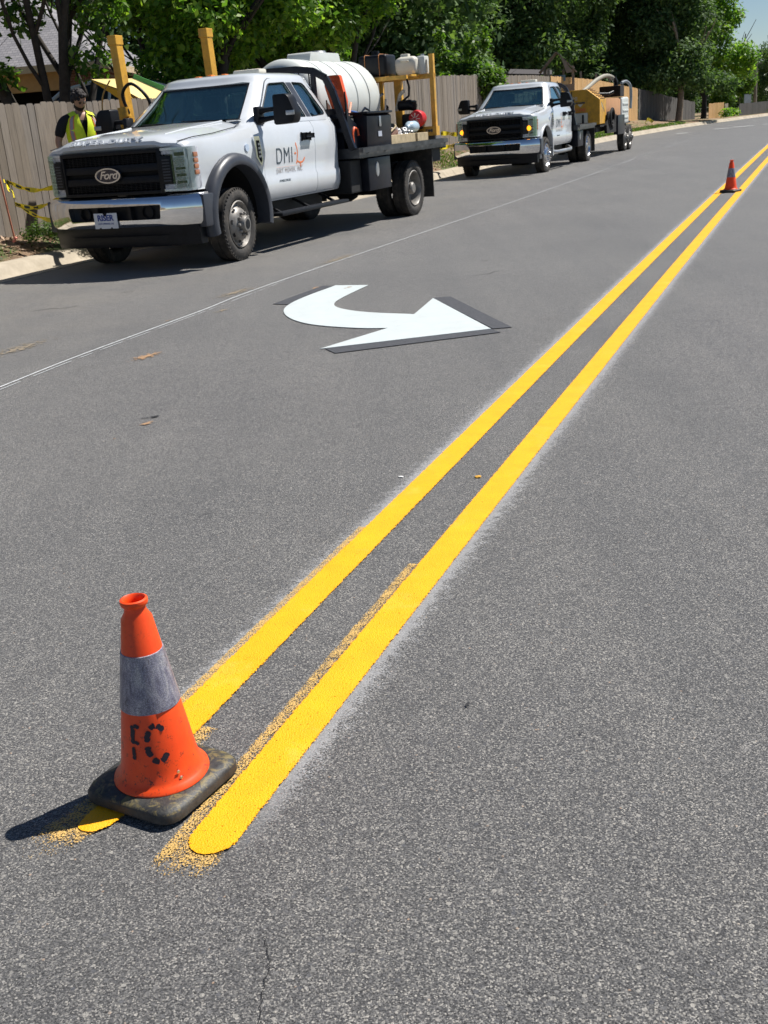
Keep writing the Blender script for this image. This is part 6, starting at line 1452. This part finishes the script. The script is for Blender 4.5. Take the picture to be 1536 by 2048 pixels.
mb = MB(); mb.cyl((0.05, 0, 0), (.05, -.05, 1.42), .025, 10); mb.build('canopy_pole', M_STEEL, um, 50)

dm = thing('boring_machine', 'machine with two tall yellow square masts between the near truck and the fence', 'machine', (-3.12, 15.6, .12), R(-24.9))
def mast(nm, lx, ly, z0, z1, lean):
    mb = MB(); a = Vector((lx, ly, z0)); b = Vector((lx + lean, ly, z1)); mb.bar(a, b, .115, .14, up=(0, 1, 0)); m_ = mb.build(nm, M_YSTEEL, dm, 0, bevel=.008)
    mb = MB(); mb.bar(b - Vector((0, 0, .12)), b, .14, .165, up=(0, 1, 0)); mb.build('mast_cap', M_YSTEEL, m_, 0, bevel=.01); return m_
mast('mast', 0.10, 0, .3, 2.60, -.07); mast('mast', .72, 1.28, .3, 2.68, -.07)
mb = MB(); mb.cyl((.13, -.16, .5), (.11, -.16, 1.66), .07, 14); mb.cyl((.13, -.16, 1.58), (.125, -.16, 1.70), .085, 14); sv = mb.build('ram_sleeve', M_YSTEEL, dm, 50)
mb = MB(); mb.tube(catmull([(.2, -.16, 1.62), (.17, -.2, 1.86), (.33, -.2, 1.98), (.52, -.15, 1.80), (.58, -.1, 1.5)], 6), .022, 8); mb.build('hydraulic_hose', M_BLKPL, dm, 60)
mb = MB(); mb.tube(catmull([(.0, -.2, 2.05), (-.16, -.2, 1.85), (-.19, -.2, 1.55), (-.08, -.2, 1.25)], 6), .010, 6); mb.build('thin_hose', simple('tan_hose', (.45, .27, .08), .5), dm, 60)
mb = MB(); mb.rbox(-.15, 1.0, -.35, 1.6, .14, .42, .03); mb.rbox(-.1, .9, .3, 1.1, .42, 1.0, .05); dc = mb.build('deck', M_YSTEEL, dm, 30)
mb = MB()
for x in (-.12, .97): mb.prism(roundpoly([(-.55, -.02), (1.7, -.02), (1.8, .14), (1.7, .30), (-.55, .30), (-.65, .14)], .1), 'x', x - .1, x + .1)
mb.build('crawler_track', M_TYRE, dm, 30)
mb = MB(); mb.rbox(-.32, -.10, -.35, -.10, .9, 1.50, .03); mb.build('control_box', M_BLKPL, dm, 30)
mb = MB(); slab(mb, [(.45, .5, 1.0), (.95, .5, 1.0), (.95, .5, 1.45), (.70, .5, 1.62), (.45, .5, 1.4)], .03); mb.build('lime_cover', simple('lime_panel', (.62, .66, .30), .5), dm, 0)

# playhouse and gable far behind
ph = thing('playhouse', 'wooden playhouse tower with a pitched grey roof above the tan fence', 'playhouse', (9.35, 51.5, .6), R(-12))
M_OLDW = simple('old_grey_wood', (.24, .20, .17), .85, var=.2)
mb = MB()
for x in (-.62, .62):
    for y in (-.6, .6): mb.box(x - .05, x + .05, y - .05, y + .05, 0, 2.55)
mb.box(-.65, .65, -.65, .65, 1.35, 1.42); mb.box(-.65, .65, -.66, -.63, 1.42, 1.8); mb.build('tower', M_OLDW, ph, 0)
mb = MB(); slab(mb, [(-.85, -.8, 2.35), (-.85, .8, 2.35), (-.1, .8, 3.15), (-.1, -.8, 3.15)], .04); slab(mb, [(-.1, -.8, 3.15), (-.1, .8, 3.15), (.75, .8, 2.30), (.75, -.8, 2.30)], .04)
slab(mb, [(.05, -.85, 3.1), (.35, -.86, 2.25), (.62, -.86, 2.3)], .03); mb.build('roof', M_OLDW, ph, 0)
mb = MB(); mb.box(-.35, .3, -.68, -.66, 1.95, 2.2); mb.build('blue_panel', simple('faded_blue', (.14, .22, .30), .7), ph, 0)
gb = thing('outbuilding', 'grey gabled outbuilding with a long low dark roof behind the fence', 'shed', (6.35, 53.0, .45), R(-10))
mb = MB(); mb.prism([(-.1, 0), (.9, 0), (.9, 2.62), (-.1, 3.12)], 'y', 0, 3); mb.build('wall', simple('blue_grey_siding', (.17, .18, .22), .8), gb, 0)
mb = MB(); slab(mb, [(-.2, -.2, 3.19), (.95, -.2, 2.66), (.95, 3.2, 2.66), (-.2, 3.2, 3.19)], .05); slab(mb, [(.9, -.3, 2.64), (2.9, -.3, 2.45), (2.9, 3.2, 2.75), (.9, 3.2, 2.95)], .04); mb.build('roof', simple('dark_roof', (.05, .045, .05), .85), gb, 0)
mb = MB()
for x in (1.6, 2.7): mb.box(x, x + .08, -.2, -.1, 0, 2.4)
mb.build('post', M_OLDW, gb, 0)
# sign, pole, bollards far right
sg_ = thing('road_sign', 'pale rectangular sign on a thin post at the far end of the road', 'sign', (33.05, 95.0, -.3), R(15))
mb = MB(); mb.rbox(-.33, .33, -.02, .02, .75, 1.75, .01); mb.build('sign_panel', simple('pale_sign', (.42, .50, .58), .5), sg_, 0)
mb = MB(); mb.cyl((0, .04, 0), (0, .04, 1.8), .04, 8); mb.cyl((-.75, .04, 0), (-.72, .04, 1.6), .03, 8); mb.build('sign_post', M_OLDW, sg_, 40)
up = thing('utility_pole', 'grey wooden utility pole beside the pale sign', 'pole', (34.6, 97.5, -.2))
mb = MB(); mb.cyl((0, 0, 0), (-.1, 0, 4.5), .15, 12, r2=.12); mb.build('pole_shaft', simple('grey_pole_wood', (.26, .23, .20), .85), up, 50)  # shaft has its own grey-brown wood colour
mb = MB(); mb.box(-.6, .4, -.04, .04, 4.0, 4.1); mb.build('cross_arm', M_OLDW, up, 0)
for i, (x, y) in enumerate([(34.9, 93.5), (36.6, 97.5)]):
    o = thing('marker_post', ['short white marker post at the far kerb, left of its pair', 'taller white marker post behind the short one'][i], 'marker post', (x, y, -.1)); mb = MB(); mb.rbox(-.05, .05, -.05, .05, 0, [.5, 1.0][i], .01); mb.build('post_body', simple('pale_post', (.5, .5, .48), .6), o, 0)

# ------------------------------------------------------------------ caution tape and stake
def mat_tape():
    t = NT('yellow_caution_tape'); uv = t.n('ShaderNodeUVMap'); su = t.n('ShaderNodeSeparateXYZ'); t.l(uv.outputs[0], su.inputs[0])
    f = t.math('FRACT', t.math('MULTIPLY', su.outputs[0], 9.0)); n = t.math('FRACT', t.math('MULTIPLY', su.outputs[0], 1.6))
    k = t.math('MULTIPLY', t.math('LESS_THAN', f, .62), t.math('LESS_THAN', n, .45)); k = t.math('MULTIPLY', k, t.math('LESS_THAN', t.math('ABSOLUTE', t.math('SUBTRACT', su.outputs[1], .5)), .26))
    t.col(t.mix(k, (.88, .70, .03), (.03, .03, .02))); t.set(Roughness=.3); return t.m
M_TAPE = mat_tape()
def ribbon(name, label, path, w, tw, base, group='yellow caution tape runs'):
    P = [Vector(p) for p in catmull(path, 8)]; t = thing(name, label, 'tape', base, 0, group); vs = []; uv = []; s = 0
    for i, p in enumerate(P):
        d = (P[min(i + 1, len(P) - 1)] - P[max(0, i - 1)]).normalized(); a = tw[0] + (tw[1] - tw[0]) * i / len(P) + .5 * math.sin(i * .8)
        sd = d.cross(Vector((0, 0, 1))).normalized(); u = (Vector((0, 0, 1)) * math.cos(a) + sd * math.sin(a)) * w / 2
        if i: s += (P[i] - P[i - 1]).length
        vs += [p - u - Vector(base), p + u - Vector(base)]; uv += [(s, 0), (s, 1)]
    me = bpy.data.meshes.new(name); me.from_pydata(vs, [], [(2 * i, 2 * i + 1, 2 * i + 3, 2 * i + 2) for i in range(len(P) - 1)]); L = me.uv_layers.new(name='UVMap')
    for lp in me.loops: L.data[lp.index].uv = uv[lp.vertex_index]
    link('tape_strip', me, M_TAPE, t, 60)
b0 = Vector((-4.20, 13.55, 0))
ribbon('caution_tape', 'upper yellow caution tape sagging from the fence behind the near truck bumper', [(-4.33, 13.9, 1.03), (-4.18, 13.9, .95), (-4.0, 13.95, .90), (-3.7, 14.0, .93), (-3.4, 14.2, .98)], .06, (.2, .9), (-4.33, 13.9, 1.03))
ribbon('caution_tape', 'loose end of yellow caution tape hanging from the leftmost tie', [(-4.34, 13.88, 1.05), (-4.31, 13.86, .95), (-4.24, 13.82, .82)], .075, (1.2, .9), (-4.34, 13.88, 1.05))
ribbon('caution_tape', 'middle yellow caution tape run, the higher of the two low ones', [(-4.28, 13.88, .76), (-4.1, 13.9, .70), (-3.95, 13.93, .71), (-3.7, 14.0, .80)], .055, (.1, .8), (-4.28, 13.88, .76))
ribbon('caution_tape', 'lowest yellow caution tape run crossing behind the bumper', [(-4.28, 13.88, .75), (-4.05, 13.9, .60), (-3.85, 13.93, .52), (-3.6, 14.0, .50)], .055, (.7, .1), (-4.28, 13.88, .75))
ribbon('caution_tape', 'upper yellow caution tape end behind the tail of the near truck', [(2.15, 29.6, 1.02), (2.45, 30.0, .99), (2.80, 30.5, .93)], .11, (.2, .6), (2.15, 29.6, 1.02))
ribbon('caution_tape', 'lower yellow caution tape end behind the tail of the near truck', [(2.10, 29.6, .64), (2.45, 30.0, .66), (2.85, 30.5, .68)], .10, (.0, .3), (2.10, 29.6, .64))
ribbon('caution_tape', 'yellow tape scrap on the bank behind the yellow trailer', [(13.5, 52.4, .52), (13.7, 52.7, .66), (14.0, 53.0, .50)], .14, (.3, .9), (13.5, 52.4, .5))
st = thing('survey_stake', 'thin orange painted stake against the left end of the fence', 'stake', (-4.40, 14.0, .30))
mb = MB(); mb.bar((0, 0, 0), (-.06, 0, .95), .018, .018); mb.build('stake_shaft', simple('faded_orange', (.42, .15, .09), .8), st, 0)
mb = MB(); mb.bar((-.02, -.02, 0), (.03, -.02, .05), .05, .02); mb.build('stake_flag', simple('pink_flag', (.8, .25, .2), .6), st, 0)

# ------------------------------------------------------------------ worker
def skin(verts, edges, radii, sub=2):
    me = bpy.data.meshes.new('sk'); me.from_pydata(verts, edges, []); o = bpy.data.objects.new('sk', me); SC.collection.objects.link(o)
    md = o.modifiers.new('s', 'SKIN'); md.use_smooth_shade = True; md.branch_smoothing = 0.6
    for v, r in zip(me.skin_vertices[0].data, radii): v.radius = r if isinstance(r, tuple) else (r, r)
    me.skin_vertices[0].data[0].use_root = True
    s = o.modifiers.new('ss', 'SUBSURF'); s.levels = sub; s.render_levels = sub
    return mod_mesh(o)
pw = thing('person', 'worker in a lime safety vest and black shirt looking down behind the truck hood', 'person', (-3.52, 14.75, .29), R(30))
# faces local -y; pelvis root
V = [(0, 0, .95), (0, 0, 1.12), (0, -.01, 1.28), (0, -.01, 1.42), (0, -.02, 1.50), (0, -.05, 1.56), (-.09, 0, .90), (-.11, -.02, .50), (-.11, .02, .10), (.09, 0, .90), (.11, -.02, .50), (.11, .02, .10),
     (-.12, 0, 1.44), (-.215, 0, 1.41), (-.33, .01, 1.15), (-.31, -.12, .92), (.12, 0, 1.44), (.215, 0, 1.41), (.32, .01, 1.15), (.24, -.16, .96)]
Eg = [(0, 1), (1, 2), (2, 3), (3, 4), (4, 5), (0, 6), (6, 7), (7, 8), (0, 9), (9, 10), (10, 11), (3, 12), (12, 13), (13, 14), (14, 15), (3, 16), (16, 17), (17, 18), (18, 19)]
Rd = [(.155, .11), (.15, .105), (.165, .115), (.15, .10), (.065, .065), .055, (.09, .09), (.065, .065), .045, (.09, .09), .065, .045, .075, .062, .045, .030, .075, .062, .045, .030]
M_SKIN = simple('tan_skin', (.42, .235, .16), .5, var=.08); M_SHIRT = simple('black_tshirt', (.012, .012, .014), .85, var=.2); M_JEANS = simple('work_jeans', (.03, .045, .08), .9, var=.3)
M_HAIR = simple('dark_curly_hair', (.022, .016, .014), .7, var=.4, scale=30, bump=.8, bscale=90); M_VEST = simple('lime_vest', (.78, 1.0, .03), .6, var=.1, scale=20, bump=.3, bscale=12)
M_STR = simple('grey_reflective', (.36, .30, .36), .4, var=.1); M_STRO = simple('orange_vest_edge', (.95, .30, .08), .5)
link('body', skin(V, Eg, Rd), M_SKIN, pw, 60)
# head with face, tilted down
hm = MB(); bm = bmesh.new(); bmesh.ops.create_uvsphere(bm, u_segments=28, v_segments=20, radius=1)
for v in bm.verts:
    x, y, z = v.co; X = x * .077 * (1 - .22 * max(0, -z) ** 1.5); Y = y * .098; Z = z * .118
    if y < 0: Y *= (1 - .10 * max(0, z))
    if y < -.8 and -.35 < z < .05 and abs(x) < .35: Y -= .020 * (1 - abs(x) / .35) * (1 - abs(z + .15) / .2)      # nose
    if y < -.5 and .05 < z < .30 and .15 < abs(x) < .6: Y += .008
    if y < -.4 and z < -.75: Y -= .008
    v.co = (X, Y, Z)
MH = Matrix.Translation((0, -.085, 1.635)) @ Matrix.Rotation(R(42), 4, 'X') @ Matrix.Rotation(R(6), 4, 'Z')
hm.bm(bm, 0, MH)
for sx_ in (-1, 1): hm.lathe([(0, -.01), (.022, -.006), (.028, .004), (.018, .010), (0, .006)], 'x', n=12, M=MH @ Matrix.Translation((sx_ * .078, .01, -.005)) @ Matrix.Diagonal((.8, .8, 1.25, 1)))
hd = hm.build('head', M_SKIN, pw, 60)
mb = MB()
for sx_ in (-1, 1): mb.box(sx_ * .030 - .014, sx_ * .030 + .014, -.094, -.086, .018, .028, M=MH); mb.box(sx_ * .030 - .018, sx_ * .030 + .018, -.097, -.088, .042, .050, M=MH)
mb.box(-.022, .022, -.097, -.088, -.058, -.050, M=MH); mb.build('face_features', M_HAIR, hd, 0)
rr_ = random.Random(2); mb = MB()
for k in range(150):
    th = rr_.uniform(0, 6.283); ph_ = rr_.uniform(-.35, 1.5); d = Vector((math.cos(th) * math.cos(ph_), math.sin(th) * math.cos(ph_), math.sin(ph_)))
    if d.y < -.45 and d.z < .45: continue
    if d.z < -.1 and d.y < .1: continue
    c = Vector((d.x * .084, d.y * .104 + .008, d.z * .122 + .008)); r = rr_.uniform(.018, .030); b2 = bmesh.new(); bmesh.ops.create_icosphere(b2, subdivisions=1, radius=r); mb.bm(b2, 0, MH @ Matrix.Translation(c))
mb.build('hair', M_HAIR, hd, 60)
mb = MB(); mb.loft([[(MH @ Vector((.070 * math.cos(a) * k, -.088 * abs(math.sin(a)) * k - .004, z))) for a in [math.pi * (1 + i / 10) for i in range(11)]] for k, z in ((1.0, -.045), (1.03, -.075), (.88, -.105), (.5, -.122))], False, False); mb.build('beard', M_HAIR, hd, 60, fix=False)
# t-shirt sleeves/torso and vest as their own shells
Vt = [(0, 0, .93), (0, 0, 1.12), (0, -.01, 1.28), (0, -.01, 1.43), (-.12, 0, 1.445), (-.218, 0, 1.41), (-.318, .008, 1.19), (.12, 0, 1.445), (.218, 0, 1.41), (.31, .008, 1.19), (0, -.015, 1.49)]
link('tshirt', skin(Vt, [(0, 1), (1, 2), (2, 3), (3, 4), (4, 5), (5, 6), (3, 7), (7, 8), (8, 9), (3, 10)], [(.165, .12), (.162, .117), (.178, .128), (.162, .115), .086, .078, .068, .086, .078, .068, (.075, .075)]), M_SHIRT, pw, 60)
Vj = [(0, 0, .96), (-.09, 0, .90), (-.11, -.02, .50), (-.11, .02, .08), (.09, 0, .90), (.11, -.02, .50), (.11, .02, .08), (0, 0, 1.04)]
link('trousers', skin(Vj, [(0, 1), (1, 2), (2, 3), (0, 4), (4, 5), (5, 6), (0, 7)], [(.168, .125), .105, .082, .075, .105, .082, .075, (.165, .122)]), M_JEANS, pw, 60)
mb = MB()
for sx_ in (-1, 1): mb.rbox(sx_ * .11 - .05, sx_ * .11 + .05, -.18, .10, 0, .11, .03)
mb.build('boot', simple('brown_boots', (.09, .05, .03), .7), pw, 50)
def torso(a, z, k=1.0):
    w_ = np.interp(z, [.98, 1.12, 1.28, 1.40, 1.47], [.190, .186, .205, .185, .135]); d_ = np.interp(z, [.98, 1.12, 1.28, 1.40, 1.47], [.142, .140, .155, .138, .110]); return Vector((w_ * k * math.sin(a), -d_ * k * math.cos(a) - .012, z))
mb = MB()
for side in (1, -1):
    rows = []
    for z in [.98, 1.05, 1.12, 1.2, 1.28, 1.36, 1.42, 1.47]:
        a0 = .03 + max(0, (z - 1.22)) * 1.3; amax = math.pi if z < 1.20 else None
        A = []
        for i in range(13):
            f = i / 12
            if z > 1.2: a1 = np.interp(z, [1.2, 1.3, 1.42, 1.47], [1.45, 1.12, 1.05, 1.15]); a = a0 + (a1 + .22 - a0) * f
            else: a = a0 + (1.6 - a0) * f
            A.append(torso(side * a, z, 1.07 + .02 * math.sin(z * 60 + i)))
        rows.append(A)
    mb.loft(rows, False, False)
    rows = [[torso(side * (math.pi - (1.66 if z < 1.2 else 1.2) * f), z, 1.02) for f in [i / 8 for i in range(9)]] for z in (.98, 1.1, 1.2, 1.3, 1.4, 1.47)]; mb.loft(rows, False, False)
    rows = [[Vector((side * (.075 + .085 * f), -.125 + .25 * g, 1.47 + .045 * math.sin(g * math.pi) - .03 * f)) for f in (0, .5, 1)] for g in [i / 8 for i in range(9)]]; mb.loft(rows, False, False)
vs_ = mb.build('safety_vest', M_VEST, pw, 60, fix=False)
for (m_, wd, kk, nm) in ((M_STRO, .11, 1.10, 'orange_edge'), (M_STR, .065, 1.115, 'reflective_band')):
    mb = MB()
    for side in (1, -1):
        zz_ = [.985, 1.08, 1.16, 1.24, 1.32, 1.40, 1.46]
        mb.loft([[torso(side * (np.interp(z, [1.0, 1.24, 1.46], [.78, .85, .80]) + dd), z, kk) for dd in (-wd * 1.6, 0, wd * 1.6)] for z in zz_], False, False)
    dz_ = wd * .25
    mb.loft([[torso(a, z, kk) for a in [-1.5 + 3.0 * i / 24 for i in range(25)]] for z in (1.06 - dz_, 1.06 + dz_)], False, False)
    mb.build(nm, m_, vs_, 60, fix=False)
mb = MB()
for side, wx, wy, wz in ((-1, -.307, -.135, .895), (1, .237, -.175, .935)):
    bm = bmesh.new(); bmesh.ops.create_cube(bm, size=1); bmesh.ops.bevel(bm, geom=bm.edges[:], offset=.25, segments=2, profile=.5, affect='EDGES')
    mb.bm(bm, 0, Matrix.Translation((wx, wy, wz)) @ Matrix.Diagonal((.035, .075, .085, 1)))
    for k in range(4): mb.tube([(wx, wy - .03 + k * .02, wz - .03), (wx - side * .006, wy - .036 + k * .02, wz - .075), (wx - side * .022, wy - .04 + k * .02, wz - .105 - .008 * (k in (1, 2)))], [.010, .009, .007], 8)
    mb.tube([(wx, wy - .035, wz + .01), (wx - side * .015, wy - .06, wz - .02), (wx - side * .02, wy - .065, wz - .05)], [.011, .010, .008], 8)
mb.build('hands', M_SKIN, pw, 60)
